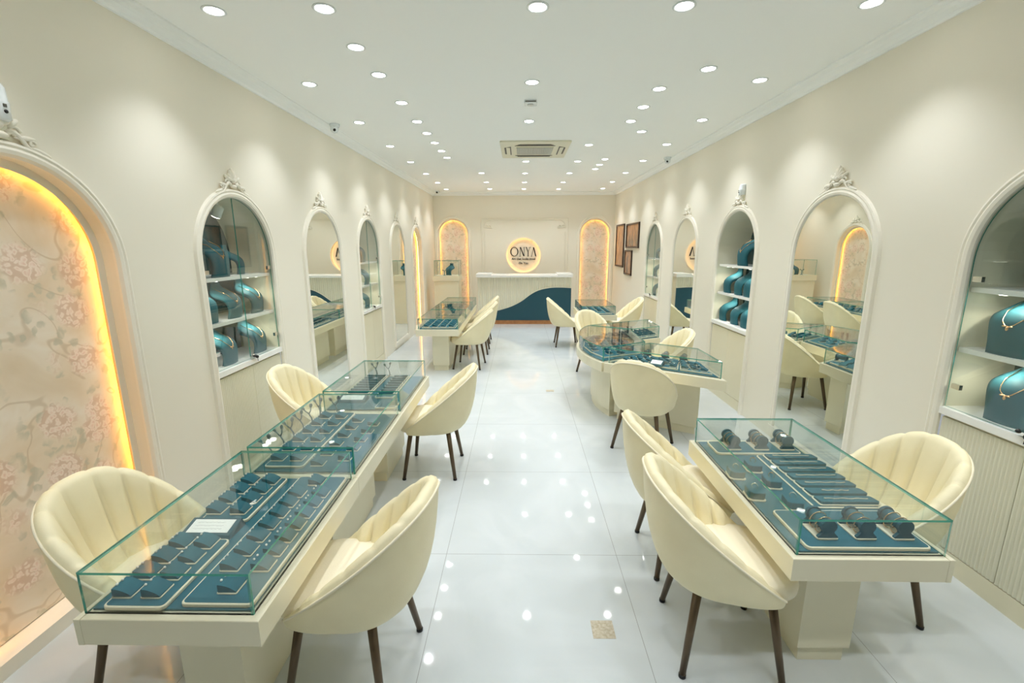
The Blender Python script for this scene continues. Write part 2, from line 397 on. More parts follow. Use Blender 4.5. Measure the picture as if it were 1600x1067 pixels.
def niche(label, side, c, r, zs, crest=True, depth=.108):
    t = wallroot('arched_niche', label, 'niche', side, c)
    b = MB(); path = arch_path(r, zs, 0)
    b.loft([[(-.0, y, z) for y, z in path], [(-depth-.03, y, z) for y, z in path]], closed=False, cap0=False, cap1=False, smooth=False)
    b.build('reveal', M['wall'], t)
    # wallpaper board standing clear of the reveal, the led strip lies in the gap round it
    g = .012; bp = MB(); pts = arch_path(r-g, zs, .075)
    bp.loft([[(-depth, y, z) for y, z in pts], [(-depth-.006, y, z) for y, z in pts]], smooth=False)
    bp.build('wallpaper_panel', M['paper'], t)
    MB().box(-depth-.03, 0, -r, r, 0, .07).build('ledge', M['wall'], t)
    e = MB(); arch_sweep(e, r-.008, zs, .08, [(.005, -depth+.020), (.005, -depth+.032), (.0055, -depth+.032), (.0055, -depth+.020)])
    e.build('led_strip', M['led'], t)
    cv = MB(); arch_sweep(cv, r, zs, .075, [(-.040, -depth+.037), (-.040, -depth+.0405), (.002, -depth+.0405), (.002, -depth+.037)]); cv.build('led_cover', M['wall'], t)
    bk = MB(); bk.box(-depth-.05, -depth-.03, -r-.02, r+.02, 0, zs+r+.02); bk.build('backing', M['wall'], t)
    put(frame_mesh(r, zs, 0, .006), 'frame', t)
    if crest: cr = put(CREST, 'crest', t, (0, 0, zs+r+.064)); cr.scale = (1.2, 1.25, 1.25)
    return t
niche('lit arched niche with floral wallpaper nearest on the left wall', 'L', LN[0], AN, AS)
niche('narrow looking lit niche at the far end of the left wall', 'L', LN[1], AN, AS)
niche('lit wallpaper niche left of the round sign on the back wall', 'B', BN[0][0], BN[0][1], BZ, False)
niche('lit wallpaper niche right of the round sign on the back wall', 'B', BN[1][0], BN[1][1], BZ, False)
def mirror(label, side, c):
    t = wallroot('wall_mirror', label, 'mirror', side, c, 'arched wall mirrors')
    b = MB(); p = arch_path(AR, AS, .13); b.loft([[(.010, y, z) for y, z in p], [(.002, y, z) for y, z in p]], smooth=False)
    b.build('mirror_glass', M['mirror'], t)
    put(frame_mesh(AR, AS, .1), 'frame', t); cr = put(CREST, 'crest', t, (0, 0, AS+AR+.064)); cr.scale = (1.2, 1.25, 1.25)
    MB().box(.0, .03, -AR-.06, AR+.06, .06, .13).build('bottom_rail', M['trim'], t)
mirror('arched wall mirror between the two left cabinets', 'L', LMIR[0])
mirror('arched wall mirror beside the far left lit niche', 'L', LMIR[1])
mirror('arched wall mirror reflecting black letters, between two right cabinets', 'R', RMIR[0])
mirror('large arched wall mirror right of the two front right armchairs', 'R', RMIR[1])

def door_rib_mesh(w_, z0, z1, pitch=.02):
    b = MB(); n = int(w_/pitch); rings = []; row = []
    for i in range(n):
        for k in range(4):
            a = PI*k/4; row.append((.004+.007*math.sin(a), -w_/2+w_*(i+k/4)/n))
    row.append((.004, w_/2))
    b.loft([[(x, y, z0) for x, y in row], [(x, y, z1) for x, y in row]], closed=False, cap0=False, cap1=False, smooth=True)
    b.box(-.014, .0035, -w_/2, w_/2, z0, z1); return b.mesh('door', M['cream2'])
DOOR_RIB = door_rib_mesh(.438, .115, .845)
DOOR_FLAT = MB().box(-.014, .008, -.219, .219, .115, .845).mesh('door', M['cream'])
def glass_door_mesh(s):
    """half of the arched opening, s = -1 or +1"""
    y0, r = .002, AR-.006; n = 16
    pts = [(y0, .905), (r, .905)]+[(r*math.cos(PI/2*k/n), AS+r*math.sin(PI/2*k/n)) for k in range(n+1) if r*math.cos(PI/2*k/n) > y0]+[(y0, AS+r)]
    pts = [(s*y, z) for y, z in pts]; b = MB(); n0 = len(b.f)
    b.loft([[(.0, y, z) for y, z in pts], [(.006, y, z) for y, z in pts]], mi=1, smooth=False)
    b.mi[-1] = b.mi[-2] = 0
    return b.mesh('glass_door', [M['glass'], M['edge']])
GD = {s: glass_door_mesh(s) for s in (-1, 1)}
SHELVES = (1.245, 1.575)
def cabinet(label, side, c, ribbed, glazed):
    t = wallroot('display_cabinet', label, 'cabinet', side, c, 'arched display cabinets')
    dp = .36; b = MB(); p = arch_path(AR, AS, .86)
    b.loft([[(.0, y, z) for y, z in p], [(-dp, y, z) for y, z in p]], closed=False, cap0=False, cap1=False, smooth=False)
    b.build('carcass', M['cream2'], t)
    bp = MB(); bp.loft([[(-dp, y, z) for y, z in p], [(-dp-.01, y, z) for y, z in p]], smooth=False); bp.build('back_panel', M['backteal'], t)
    MB().box(-dp, .012, -AR+.001, AR-.001, .862, .902).build('sill', M['white'], t)
    for z in SHELVES:
        MB().box(-dp, -.03, -AR+.002, AR-.002, z-.026, z).build('shelf', M['white'], t)
        for y in (-.33, -.2, .2, .33):
            sl = MB().lathe([(.022, 0), (.026, -.003), (.026, -.006), (.018, -.006)], (-.1, y, z-.026), 14).build('shelf_light', M['puck'], t)
    for z in SHELVES:
        for y in (-.25, .25):
            ld = bpy.data.lights.new('shelf_lamp', 'SPOT'); ld.energy = 2.3; ld.color = (1, .97, .82); ld.spot_size = math.radians(150); ld.spot_blend = .6; ld.shadow_soft_size = .02
            lo = bpy.data.objects.new('shelf_lamp', ld); COL.objects.link(lo); lo.parent = t; lo.location = (-.1, y, z-.036)
    # swivel spot under the crown of the arch
    sp = MB(); sp.lathe([(.012, 0), (.012, -.05)], (-.17, .06, AS+AR-.02), 10); ax = Matrix.Rotation(.5, 3, 'Y')
    for r0, r1, h0, h1 in ((.034, .036, .04, -.04),):
        sp.loft([[tuple(Vector((-.17, .06, AS+AR-.10))+ax@Vector((r*math.cos(2*PI*k/14), r*math.sin(2*PI*k/14), h))) for k in range(14)] for r, h in ((r0*.6, h0+.012), (r0, h0), (r1, h1))])
    sp = sp.build('spot_lamp', M['plastic'], t)
    fc = MB(); fc.loft([[tuple(Vector((-.17, .06, AS+AR-.10))+ax@Vector((r*math.cos(2*PI*k/14), r*math.sin(2*PI*k/14), h))) for k in range(14)] for r, h in ((.030, -.0405), (.030, -.044))])
    fc.build('lamp_face', M['spotface'], sp)
    ld = bpy.data.lights.new('cabinet_lamp', 'SPOT'); ld.energy = 4.5; ld.color = (1, .97, .9); ld.spot_size = math.radians(120); ld.spot_blend = .6; ld.shadow_soft_size = .03
    lo = bpy.data.objects.new('cabinet_lamp', ld); COL.objects.link(lo); lo.parent = t; lo.location = Vector((-.17, .06, AS+AR-.10))+ax@Vector((0, 0, -.05)); lo.rotation_euler = (0, .5, 0)
    for s in (-1, 1):
        if glazed:
            d = put(GD[s], 'glass_door', t, (-.016, 0, 0))
            for z in (1.03, 1.62):
                MB().box(-.006, .012, s*(AR-.045)-.018, s*(AR-.045)+.03*1, z-.014, z+.014).build('hinge', M['silver'], d)
        put(DOOR_RIB if ribbed else DOOR_FLAT, 'door', t, (-.012, s*.2205, 0))
    if glazed:
        lk = MB(); lk.lathe([(.011, 0), (.011, .02)], (.0, .02, .915), 10); lk.box(.0, .028, -.03, .028, .913, .93); lk = lk.build('lock', M['silver'], t)
        kb = MB(); kb.ball((.03, .02, .915), .013); kb.ball((.03, -.02, .93), .011); kb.tube([(.032, .02, .905), (.034, .018, .88)], .0025, 6); kb.build('key', M['black'], lk)
    MB().box(-.03, -.002, -AR+.001, AR-.001, 0, .11).build('plinth', M['cream'], t)
    MB().box(-dp, -.028, -AR+.001, AR-.001, .0, .86).build('base_box', M['cream'], t)
    put(frame_mesh(AR, AS, 0), 'frame', t); cr = put(CREST, 'crest', t, (0, 0, AS+AR+.064)); cr.scale = (1.2, 1.25, 1.25)
    return t
cabinet('arched glazed display cabinet of teal busts, nearest on left wall', 'L', LCAB[0], True, True)
cabinet('small looking arched glazed cabinet between the two left mirrors', 'L', LCAB[1], False, True)
cabinet('arched glazed cabinet beside the wall pictures at the far right', 'R', RCAB[0], False, True)
cabinet('open fronted arched cabinet of dark teal busts with flat doors', 'R', RCAB[1], False, False)
cabinet('arched glazed display cabinet over ribbed doors, nearest on right wall', 'R', RCAB[2], True, True)

# ------------------------------------------------------------------ necklace busts
def bust_mesh():
    b = MB(); rings = []; ns, nw = 22, 12
    # path of the sheet: (forward, up), width by height
    ctl = [(.082, 0, .080), (.088, .05, .075), (.090, .10, .080), (.078, .148, .096), (.045, .183, .114), (.000, .206, .120), (-.036, .224, .098), (-.056, .246, .056), (-.062, .276, .046), (-.064, .292, .050), (-.064, .298, .052)]
    def interp(t):
        x = t*(len(ctl)-1); i = min(int(x), len(ctl)-2); f = x-i; p0, p1, p2, p3 = [ctl[max(0, min(len(ctl)-1, i+k))] for k in (-1, 0, 1, 2)]
        return [.5*((2*p1[k])+(-p0[k]+p2[k])*f+(2*p0[k]-5*p1[k]+4*p2[k]-p3[k])*f*f+(-p0[k]+3*p1[k]-3*p2[k]+p3[k])*f**3) for k in range(3)]
    for i in range(ns+1):
        d, z, wd = interp(i/ns); d2, z2, _ = interp(min(1, i/ns+.02)); d1, z1, _ = interp(max(0, i/ns-.02))
        tx, tz = d2-d1, z2-z1; l = math.hypot(tx, tz); nx, nz = tz/l, -tx/l
        top, bot = [], []
        for k in range(nw+1):
            y = -wd+2*wd*k/nw; cv = -.032*(y/.12)**2; th = .010
            top.append((d+nx*(cv+th), y, z+nz*(cv+th) if i not in (0,) else 0)); bot.append((d+nx*(cv-th), y, z+nz*(cv-th) if i else 0))
        rings.append(top+bot[::-1])
    b.loft(rings); return b.mesh('necklace_bust', M['bust'])
BUST = bust_mesh()
def bust_pt(y, t):
    """a point on the chest of the bust"""
    tb = [(.100, .10), (.088, .152), (.052, .194), (.004, .217), (-.028, .236)]
    x = t*(len(tb)-1); i = min(int(x), len(tb)-2); f = x-i
    return (tb[i][0]+(tb[i+1][0]-tb[i][0])*f-.02*(y/.1)**2+.002, y, tb[i][1]+(tb[i+1][1]-tb[i][1])*f-.02*(y/.1)**2+.003)
def necklace_mesh():
    b = MB(); pts = []
    for k in range(25):
        a = -1+2*k/24; y = .058*math.sin(a*1.5)/math.sin(1.5); t = 1-1.0*math.cos(a*PI/2)**.8*.86
        pts.append(bust_pt(y, t))
    b.tube(pts, .0022, 6); p = bust_pt(0, .12)
    b.ball((p[0]+.002, 0, p[2]-.006), (.004, .007, .010)); b.ball((p[0]+.002, .013, p[2]+.004), (.003, .009, .004)); b.ball((p[0]+.002, -.013, p[2]+.004), (.003, .009, .004))
    return b.mesh('necklace', M['gold'])
NECK = necklace_mesh()
nbust = [0]
def bust(side, u, z, label, sc=1.0, ang=0, neck=None, out=-.15):
    x = XL+out if side == 'L' else XR-out
    o = put(BUST, 'necklace_bust', None, (x, u, z), (0 if side == 'L' else PI)+ang); o.scale = (sc,)*3
    tag(o, label, 'bust', 'teal necklace busts')
    if neck:
        n = put(NECK, 'necklace', None, (x, u, z), (0 if side == 'L' else PI)+ang); n.scale = (sc,)*3
        tag(n, neck, 'necklace')
S0, S1, S2 = .902, SHELVES[0], SHELVES[1]
bust('L', 3.43, S2, 'large teal necklace bust on the top shelf of the nearest left cabinet', 1.18, 0, 'gold pendant necklace on the large top shelf bust of the left cabinet')
bust('L', 3.80, S2, 'teal bust at the back of the top shelf behind the large one, left cabinet', .8, .2, None, -.2)
bust('L', 3.26, S1, 'left of three teal busts on the middle shelf, nearest left cabinet', 1.0)
bust('L', 3.56, S1, 'middle of three teal busts on the middle shelf, nearest left cabinet', 1.0, 0, 'gold necklace on the middle bust of the left cabinet middle shelf')
bust('L', 3.87, S1, 'right of three teal busts on the middle shelf, nearest left cabinet', 1.0, 0, 'gold necklace on the right bust of the left cabinet middle shelf')
bust('L', 3.42, S0, 'left of two teal busts at the bottom of the nearest left cabinet', 1.05, 0, 'gold necklace on the left bottom bust of the left cabinet')
bust('L', 3.84, S0, 'right of two teal busts at the bottom of the nearest left cabinet', 1.05, 0, 'gold necklace on the right bottom bust of the left cabinet')
bust('L', 6.62, S2, 'teal bust on the top shelf of the cabinet between left mirrors', 1.1)
bust('L', 6.75, S1, 'teal bust on the middle shelf of the cabinet between left mirrors', 1.05)
bust('L', 6.70, S0, 'teal bust at the bottom of the cabinet between left mirrors', 1.05)
bust('R', 8.42, S2, 'teal bust on the top shelf of the far right glazed cabinet', .9)
bust('R', 8.44, S1, 'teal bust on the middle shelf of the far right glazed cabinet', 1.05)
bust('R', 8.42, S0, 'teal bust at the bottom of the far right glazed cabinet', 1.05)
bust('R', 5.15, S2, 'bright teal bust on the top shelf of the open fronted cabinet', 1.25, 0, 'silver pendant necklace on the top bust of the open fronted cabinet')
for z, nm, us in ((S1, 'middle shelf', (5.50, 5.22, 5.00)), (S0, 'bottom shelf', (5.55, 5.25, 5.00))):
    for u, w_ in zip(us, ('left', 'middle', 'right')): bust('R', u, z, f'{w_} of three teal busts on the {nm}, open fronted right cabinet', 1.0)
bust('R', 2.15, S2, 'teal bust in shade on the top shelf of the nearest right cabinet', 1.2, 0, None, -.2)
bust('R', 2.30, S1, 'teal bust on the middle shelf of the nearest right cabinet', 1.15, .1, 'gold V pendant necklace on the middle bust of the right cabinet')
bust('R', 2.24, S0, 'teal bust at the bottom of the nearest right cabinet', 1.15, .1, 'gold V pendant necklace on the bottom bust of the right cabinet')

# ------------------------------------------------------------------ chairs (local +x = facing)
def chair_meshes():
    NU, NCH = 130, 13
    def S(s):
        th = abs(s)*math.radians(152); a = (math.cos(th)-math.cos(math.radians(152)))/(1-math.cos(math.radians(152)))
        b = .278*math.sin(th)**.80 if th < PI/2 else .278-.058*((th-PI/2)/math.radians(62))**1.6
        rim = Vector((.168-a*.538, math.copysign(b, s), .412+.440*a+.002*math.sin(a*PI)))
        bb = b*.74; bot = Vector((-.03-.195*math.cos(th), math.copysign(bb, s), .372)) if th < PI/2 else Vector((-.03+.18*math.sin(th-PI/2)/math.sin(math.radians(62)), math.copysign(b*(.74+.22*(th-PI/2)/math.radians(62)), s), .372))
        return th, a, rim, bot
    cols = [S(-1+2*i/NU) for i in range(NU+1)]
    def bez(p, q, r, t): return p*(1-t)**2+q*2*t*(1-t)+r*t*t
    out = []
    NO = 9
    for k in range(NO+1):
        row = []
        for th, a, rim, bot in cols:
            c = rim*.82+bot*.18; c.z = bot.z+.10*(rim.z-bot.z)
            row.append(bez(bot, c, rim, k/NO))
        out.append(row)
    shell = MB(); shell.loft(out, closed=False, cap0=False, cap1=False)
    inn = []; prof = []
    for th, a, rim, bot in cols:
        ctr = Vector((.02, 0, rim.z)); d = (ctr-rim); d.z = 0; d.normalize(); e = min(1, a*4+.25); prof.append((d, e))
    def puff(s, amt): return amt*(1-(1-abs(math.sin(PI*NCH*(s+1)/2)))**2.5)
    NI = 10
    for k in range(4):                                                           # rolled rim
        ang = PI*k/4; row = []
        for i, (th, a, rim, bot) in enumerate(cols):
            d, e = prof[i]; s = -1+2*i/NU; t_ = .052*e
            row.append(rim+d*(t_*(1-math.cos(ang))/2)+Vector((0, 0, .022*e*math.sin(ang)+puff(s, .009*e)*math.sin(ang))))
        inn.append(row)
    for k in range(NI+1):
        row = []
        for i, (th, a, rim, bot) in enumerate(cols):
            d, e = prof[i]; s = -1+2*i/NU; t = k/NI
            p0 = rim+d*(.052*e); p2 = Vector((bot.x*.86-.0, bot.y*.84, min(.44, .40+.5*max(0, rim.z-.412)))); c = p0*.62+p2*.38; c.z = p2.z+.12*(p0.z-p2.z)
            row.append(bez(p0, c, p2, t)+d*puff(s, .024*e)*(.4+.6*min(1, t*5)))
        inn.append(row)
    cush = MB(); cush.loft(inn, closed=False, cap0=False, cap1=False)
    for i in (0, NU):                                                            # closed arm ends
        cush.add([tuple(r[i]) for r in out]+[tuple(r[i]) for r in inn[1:]], [list(range(len(out)+len(inn)-1))], 0, False)
    pip = MB(); pip.tube([c[2]+Vector((0, 0, .003)) for c in cols], .0055, 6)
    seat = MB(); rings = []
    def se(a, b, cx, z, ex=3.2, n=40, front=1.0):
        r = []
        for k in range(n):
            t = 2*PI*k/n; cc, ss = math.cos(t), math.sin(t)
            r.append((cx+a*math.copysign(abs(cc)**(2/ex), cc), b*math.copysign(abs(ss)**(2/ex), ss), z))
        return r
    for f, z in ((.80, .376), (.93, .384), (.99, .405), (1, .43), (.985, .455), (.93, .472), (.75, .481), (.4, .486), (.05, .487)): rings.append(se(.247*f, .224*f, .022, z))
    seat.loft(rings)
    legs = []; caps = []
    for sx in (1, -1):
        for sy in (1, -1):
            p0, p1 = Vector((sx*.145, sy*.145, .385)), Vector((sx*.20, sy*.2125, .012))
            l = MB(); l.tube([p0, p0.lerp(p1, .5), p1], [.019, .0165, .0135], 12); legs.append(l.mesh('leg', M['leg']))
            q = MB(); q.lathe([(.0135, 0), (.0155, .001), (.0155, .014), (.0125, .016)], (p1.x, p1.y, 0), 12); caps.append(q.mesh('foot_cap', M['black']))
    return (shell.mesh('shell', M['leather']), cush.mesh('back_cushion', M['leather']), pip.mesh('piping', M['leather_seat']), seat.mesh('seat', M['leather_seat']), legs, caps)
CM = chair_meshes()
def make_chair():
    t = thing('armchair', 'x', 'chair')
    put(CM[0], 'shell', t); put(CM[1], 'back_cushion', t); put(CM[2], 'piping', t); put(CM[3], 'seat', t)
    for l, c in zip(CM[4], CM[5]): put(c, 'foot_cap', put(l, 'leg', t))
    return t
chair0 = None
def chair(x, y, deg, label):
    global chair0
    if chair0 is None:
        chair0 = make_chair(); o = chair0
    else: o = dup(chair0)
    o.location = (x, y, 0); o.rotation_euler = (0, 0, math.radians(deg)); tag(o, label, 'chair', 'cream shell armchairs')
chair(-.700, 1.655, 173.2, 'cream shell armchair on the aisle side of the nearest left counter')
chair(-.705, 3.485, 180, 'cream shell armchair on the aisle beside the third left counter')
chair(-1.50, 1.68, 0, 'cream armchair with ribbed inside before the nearest lit niche')
chair(-1.575, 3.44, 0, 'cream armchair between left counter and nearest left cabinet')
chair(-.762, 6.744, 173.5, 'frontmost cream armchair at the far left counter')
chair(-.74, 7.69, 180, 'middle cream armchair of the row at the far left counter')
chair(-.76, 8.56, 180, 'rearmost cream armchair at the far left counter')
chair(.86, 8.27, 0, 'cream armchair before the teal wave of the reception counter')
chair(1.87, 8.30, 180, 'cream armchair between far right counter and wall pictures')
chair(1.12, 6.36, -61, 'cream armchair with ribbed inside behind the curved island counter')
chair(1.58, 5.08, 180, 'cream armchair inside the island near the open fronted cabinet')
chair(1.127, 3.92, 57, 'cream armchair with its back turned, at the angled island counter')
chair(.955, 2.41, 0, 'cream armchair farther from view at the near right counter')
chair(.915, 1.81, -6, 'large nearest cream armchair on the aisle of the right counter')
chair(1.72, 2.10, 180, 'cream armchair before ribbed doors, wall side of right counter')

# ------------------------------------------------------------------ glass cases and counters
def pane_poly(poly, z0, z1):
    b = MB(); b.prism(poly, z0, z1, mi=0, side_mi=1); return b
def pane_strip(pts, z0, z1, th=.008):
    """upright pane that follows a line of points (thickness to the left of travel)"""
    n = len(pts); off = []
    for i in range(n):
        a = Vector(pts[max(i-1, 0)]); c = Vector(pts[min(i+1, n-1)]); t = (c-a).normalized(); off.append((pts[i][0]-t.y*th, pts[i][1]+t.x*th))
    b = MB()
    for A in (pts, off):
        for i in range(n-1):
            b.add([(*A[i], z0), (*A[i+1], z0), (*A[i+1], z1), (*A[i], z1)], [(0, 1, 2, 3)], 0, n > 3)
    for i in range(n-1):
        for z in (z0, z1): b.add([(*pts[i], z), (*pts[i+1], z), (*off[i+1], z), (*off[i], z)], [(0, 1, 2, 3)], 1)
    for i in (0, n-1): b.add([(*pts[i], z0), (*off[i], z0), (*off[i], z1), (*pts[i], z1)], [(0, 1, 2, 3)], 1)
    return b
GM = [M['glass'], M['edge']]
def glass_case(parent, sides, z0, z1):
    """sides: list of polylines going round counter-clockwise"""
    g = thing('glass_case', None, None); g.parent = parent
    poly = [p for s in sides for p in s[:-1]]
    for s in sides: pane_strip(s, z0, z1-.0085).build('pane', GM, g)
    pane_poly(poly, z1-.008, z1).build('top_pane', GM, g)
    return g
TZ, GZ = .65, .80
def counter(label, slab, base, glass, name='display_counter', tz=TZ, gz=GZ, th=.095, group='glass topped display counters', side=0):
    """slab, base: polygons; glass: sides; all in world xy"""
    xs = [p[0] for p in slab]; ys = [p[1] for p in slab]; o = Vector((sum(xs)/len(xs), sum(ys)/len(ys)))
    t = thing(name, label, 'display counter', (o.x, o.y, 0), 0, group)
    L = lambda P: [(x-o.x, y-o.y) for x, y in P]
    if side:                                                                    # edge board on the wall side, a hairline joint before it
        x0, x1, y0, y1 = min(xs)-o.x, max(xs)-o.x, min(ys)-o.y, max(ys)-o.y
        s0, s1 = (x0+.0215, x1) if side < 0 else (x0, x1-.0215); b0, b1 = (x0, x0+.02) if side < 0 else (x1-.02, x1)
        b = MB(); b.prism(rc(s0, s1, y0, y1), tz-th, tz, .002); b.build('counter_top', M['cream'], t)
        b = MB(); b.prism(rc(b0, b1, y0, y1), tz-th-.001, tz, .0015); b.build('edge_board', M['cream'], t)
    else:
        b = MB(); b.prism(L(slab), tz-th, tz, .002); b.build('counter_top', M['cream'], t)
    b = MB(); b.prism(L(base), .075, tz-th+.001, .002); b.build('pedestal', M['cream'], t)
    b = MB(); b.prism(inset(L(base), .015), 0, .076); b.build('plinth', M['cream'], t)
    gp = [p for s in glass for p in s[:-1]]
    b = MB(); b.prism(inset(L(gp), .014), tz, tz+.008, .002); b.build('suede_mat', M['suede'], t)
    glass_case(t, [L(s) for s in glass], tz, gz)
    return t
def rc(x0, x1, y0, y1): return [(x0, y0), (x1, y0), (x1, y1), (x0, y1)]
def rsides(x0, x1, y0, y1): P = rc(x0, x1, y0, y1); return [[P[i], P[(i+1) % 4]] for i in range(4)]
ZM = TZ+.008                                                                  # top of the suede mat
CASES = {}
for k, lab, y0, y1, py0, py1, gy0, gy1 in (
        ('one', 'nearest glass topped cream counter on the left with two long trays', 1.203, 2.108, 1.385, 2.02, 1.228, 2.098),
        ('two', 'second left counter with leaf shaped ring branches, joined to the nearest', 2.110, 3.010, 2.20, 2.92, 2.143, 3.040),
        ('three', 'third left counter in the row, beside the single aisle armchair', 3.012, 3.955, 3.236, 3.76, 3.057, 3.938)):
    if k == 'two': gy1 = 2.998
    counter(lab, rc(-1.408, -.818, y0, y1), rc(-1.247, -1.02, py0, py1), rsides(-1.392, -.846, gy0, gy1), side=-1)
counter('near right glass topped counter with bangle rolls and necklace pads', rc(1.025, 1.623, 1.517, 2.585), rc(1.215, 1.44, 1.695, 2.40), rsides(1.048, 1.606, 1.541, 2.56), side=1)
for y0, y1, lab, py0, py1 in ((6.272, 7.262, 'front section of the far left counter', 6.475, 7.15), (7.264, 8.262, 'middle section of the far left counter', 7.38, 8.15), (8.264, 9.05, 'rear section of the far left counter by the pedestal', 8.38, 8.95)):
    counter('glass topped '+lab, rc(-1.46, -.855, y0, y1), rc(-1.27, -1.03, py0, py1), rsides(-1.43, -.865, y0+.02, y1-.01))
counter('far right glass topped counter standing before the back wall niche', rc(1.03, 1.645, 7.63, 8.68), rc(1.22, 1.46, 7.80, 8.5), rsides(1.055, 1.622, 7.658, 8.64))
# curved island: wing, curved middle, wing
def circ3(a, b, c):
    ax, ay, bx, by, cx, cy_ = *a, *b, *c; d = 2*(ax*(by-cy_)+bx*(cy_-ay)+cx*(ay-by))
    ux = ((ax*ax+ay*ay)*(by-cy_)+(bx*bx+by*by)*(cy_-ay)+(cx*cx+cy_*cy_)*(ay-by))/d; uy = ((ax*ax+ay*ay)*(cx-bx)+(bx*bx+by*by)*(ax-cx)+(cx*cx+cy_*cy_)*(bx-ax))/d
    return ux, uy, math.hypot(ax-ux, ay-uy)
def arc(a, b, c, n=14):
    ux, uy, r = circ3(a, b, c); t0 = math.atan2(a[1]-uy, a[0]-ux); t1 = math.atan2(c[1]-uy, c[0]-ux)
    t0 %= 2*PI; t1 %= 2*PI
    return [(ux+r*math.cos(t0+(t1-t0)*k/n), uy+r*math.sin(t0+(t1-t0)*k/n)) for k in range(n+1)]
A_in = [(1.335, 4.76), (1.345, 5.47)]
A_out = arc((.883, 5.79), (.690, 5.12), (.844, 4.478))
g_mid = [[A_out[-1], A_in[0]], [A_in[0], A_in[1]], [A_in[1], A_out[0]], A_out]
so = arc((.862, 5.83), (.664, 5.12), (.822, 4.44))
counter('curved middle section of the island counter in the right bay', so+[(1.352, 4.742), (1.362, 5.488)], arc((.98, 5.66), (.845, 5.12), (.955, 4.631))+[(1.25, 4.80), (1.25, 5.43)], g_mid)
Qp = [(.895, 4.446), (1.771, 3.88), (1.768, 4.435), (1.373, 4.70)]
counter('angled near wing of the island counter, behind the back turned armchair', [(.845, 4.43), (1.792, 3.81), (1.790, 4.455), (1.358, 4.735)], [(1.0, 4.59), (1.71, 4.155), (1.73, 4.36), (1.33, 4.63)], [[Qp[i], Qp[(i+1) % 4]] for i in range(4)])
Rp = [(1.388, 5.520), (1.772, 5.715), (1.774, 6.263), (.905, 5.80)]
counter('angled far wing of the island counter, beside the picture reflections', [(1.376, 5.502), (1.79, 5.70), (1.79, 6.30), (.872, 5.850)], [(1.33, 5.62), (1.72, 5.79), (1.71, 6.10), (1.02, 5.73)], [[Rp[i], Rp[(i+1) % 4]] for i in range(4)])

# ------------------------------------------------------------------ jewellery displays
def tray(x0, x1, y0, y1, label, z=ZM, h=.013, ang=0, poly=None):
    cx, cy_ = (x0+x1)/2, (y0+y1)/2
    t = thing('display_tray', label, 'tray', (cx, cy_, z), ang, 'cream edged jewellery trays')
    hx, hy = (x1-x0)/2, (y1-y0)/2
    if poly: P = [(x-cx, y-cy_) for x, y in poly]
    else: P = rrect(-hx, hx, -hy, hy, .02)
    b = MB(); b.prism(P, 0, h, .002); b.build('cream_edge', M['rimcream'], t)
    b = MB(); b.prism(inset(P, .007), h-.004, h+.0012); b.build('suede_pad', M['suede'], t)
    return z+h+.0012
def ramp_meshes():
    b = MB(); n = 7; prof = [(-.030, .005), (.031, .005)]+[(.031-.061*(k/n), .009+.024*math.sin(PI/2*(k/n))**.85) for k in range(n+1)]
    b.loft([[(x, y, z) for x, z in prof] for y in (-.030, .030)], smooth=False); pad = b.mesh('suede_pad', M['suede'])
    b = MB(); b.prism(rrect(-.034, .034, -.034, .034, .006, 2), 0, .0052, .0012); return pad, b.mesh('cream_base', M['rimcream'])
RAMP = ramp_meshes(); ramp0 = None
studm = MB().ball((0, 0, 0), .0045, 8, 6).mesh('stud_earring', M['pearl'])
def ramp(x, y, z, ang, label, studs=None, sc=1.0):
    global ramp0
    if ramp0 is None:
        ramp0 = thing('earring_ramp', 'x', 'earring stand'); put(RAMP[0], 'suede_pad', ramp0); put(RAMP[1], 'cream_base', ramp0); o = ramp0
    else: o = dup(ramp0)
    o.location = (x, y, z); o.rotation_euler = (0, 0, ang); o.scale = (sc, sc, sc); tag(o, label, 'earring stand', 'teal earring ramps')
    if studs:
        for dy in (-.011, .011):
            s = put(studm, 'stud_earring', None, (x-.026, y+dy, z+.0365)); tag(s, studs[0], 'earring', studs[1])
# --- case one
zt = tray(-1.342, -1.138, 1.232, 1.583, 'short teal tray at the near left corner of the nearest left case')
for r in range(4):
    for c, cx in enumerate((-1.304, -1.208)):
        ramp(cx+.0, 1.267+.0825*r+.032, zt, 0, f'teal earring ramp, {ORD[r]} row of the near left tray, {"wall" if c == 0 else "aisle"} side', (f'pearl stud earring on the {ORD[r]} row {"wall" if c == 0 else "aisle"} side ramp of the near left tray', 'pearl studs in the nearest left case'))
zt2 = tray(-1.350, -1.150, 1.706, 2.066, 'short teal tray beyond the white card in the nearest left case')
for r in range(4):
    for c, cx in enumerate((-1.315, -1.212)):
        ramp(cx, 1.744+.0825*r+.030, zt2, 0, f'teal earring ramp, {ORD[r]} row of the tray beyond the card, {"wall" if c == 0 else "aisle"} side', (f'pearl stud earring on the {ORD[r]} row {"wall" if c == 0 else "aisle"} side ramp beyond the white card', 'pearl studs in the nearest left case'))
zt3 = tray(-1.100, -.860, 1.248, 2.082, 'long teal tray along the aisle side of the nearest left case')
ramp(-.970, 1.322, zt3, 0, 'single teal earring ramp at the near end of the long left tray', ('pearl stud earring on the single ramp at the near end of the long tray', 'pearl studs in the nearest left case'))
ramp(-.985, 2.018, zt3, 0, 'single teal earring ramp at the far end of the long left tray', ('pearl stud earring on the single ramp at the far end of the long tray', 'pearl studs in the nearest left case'))
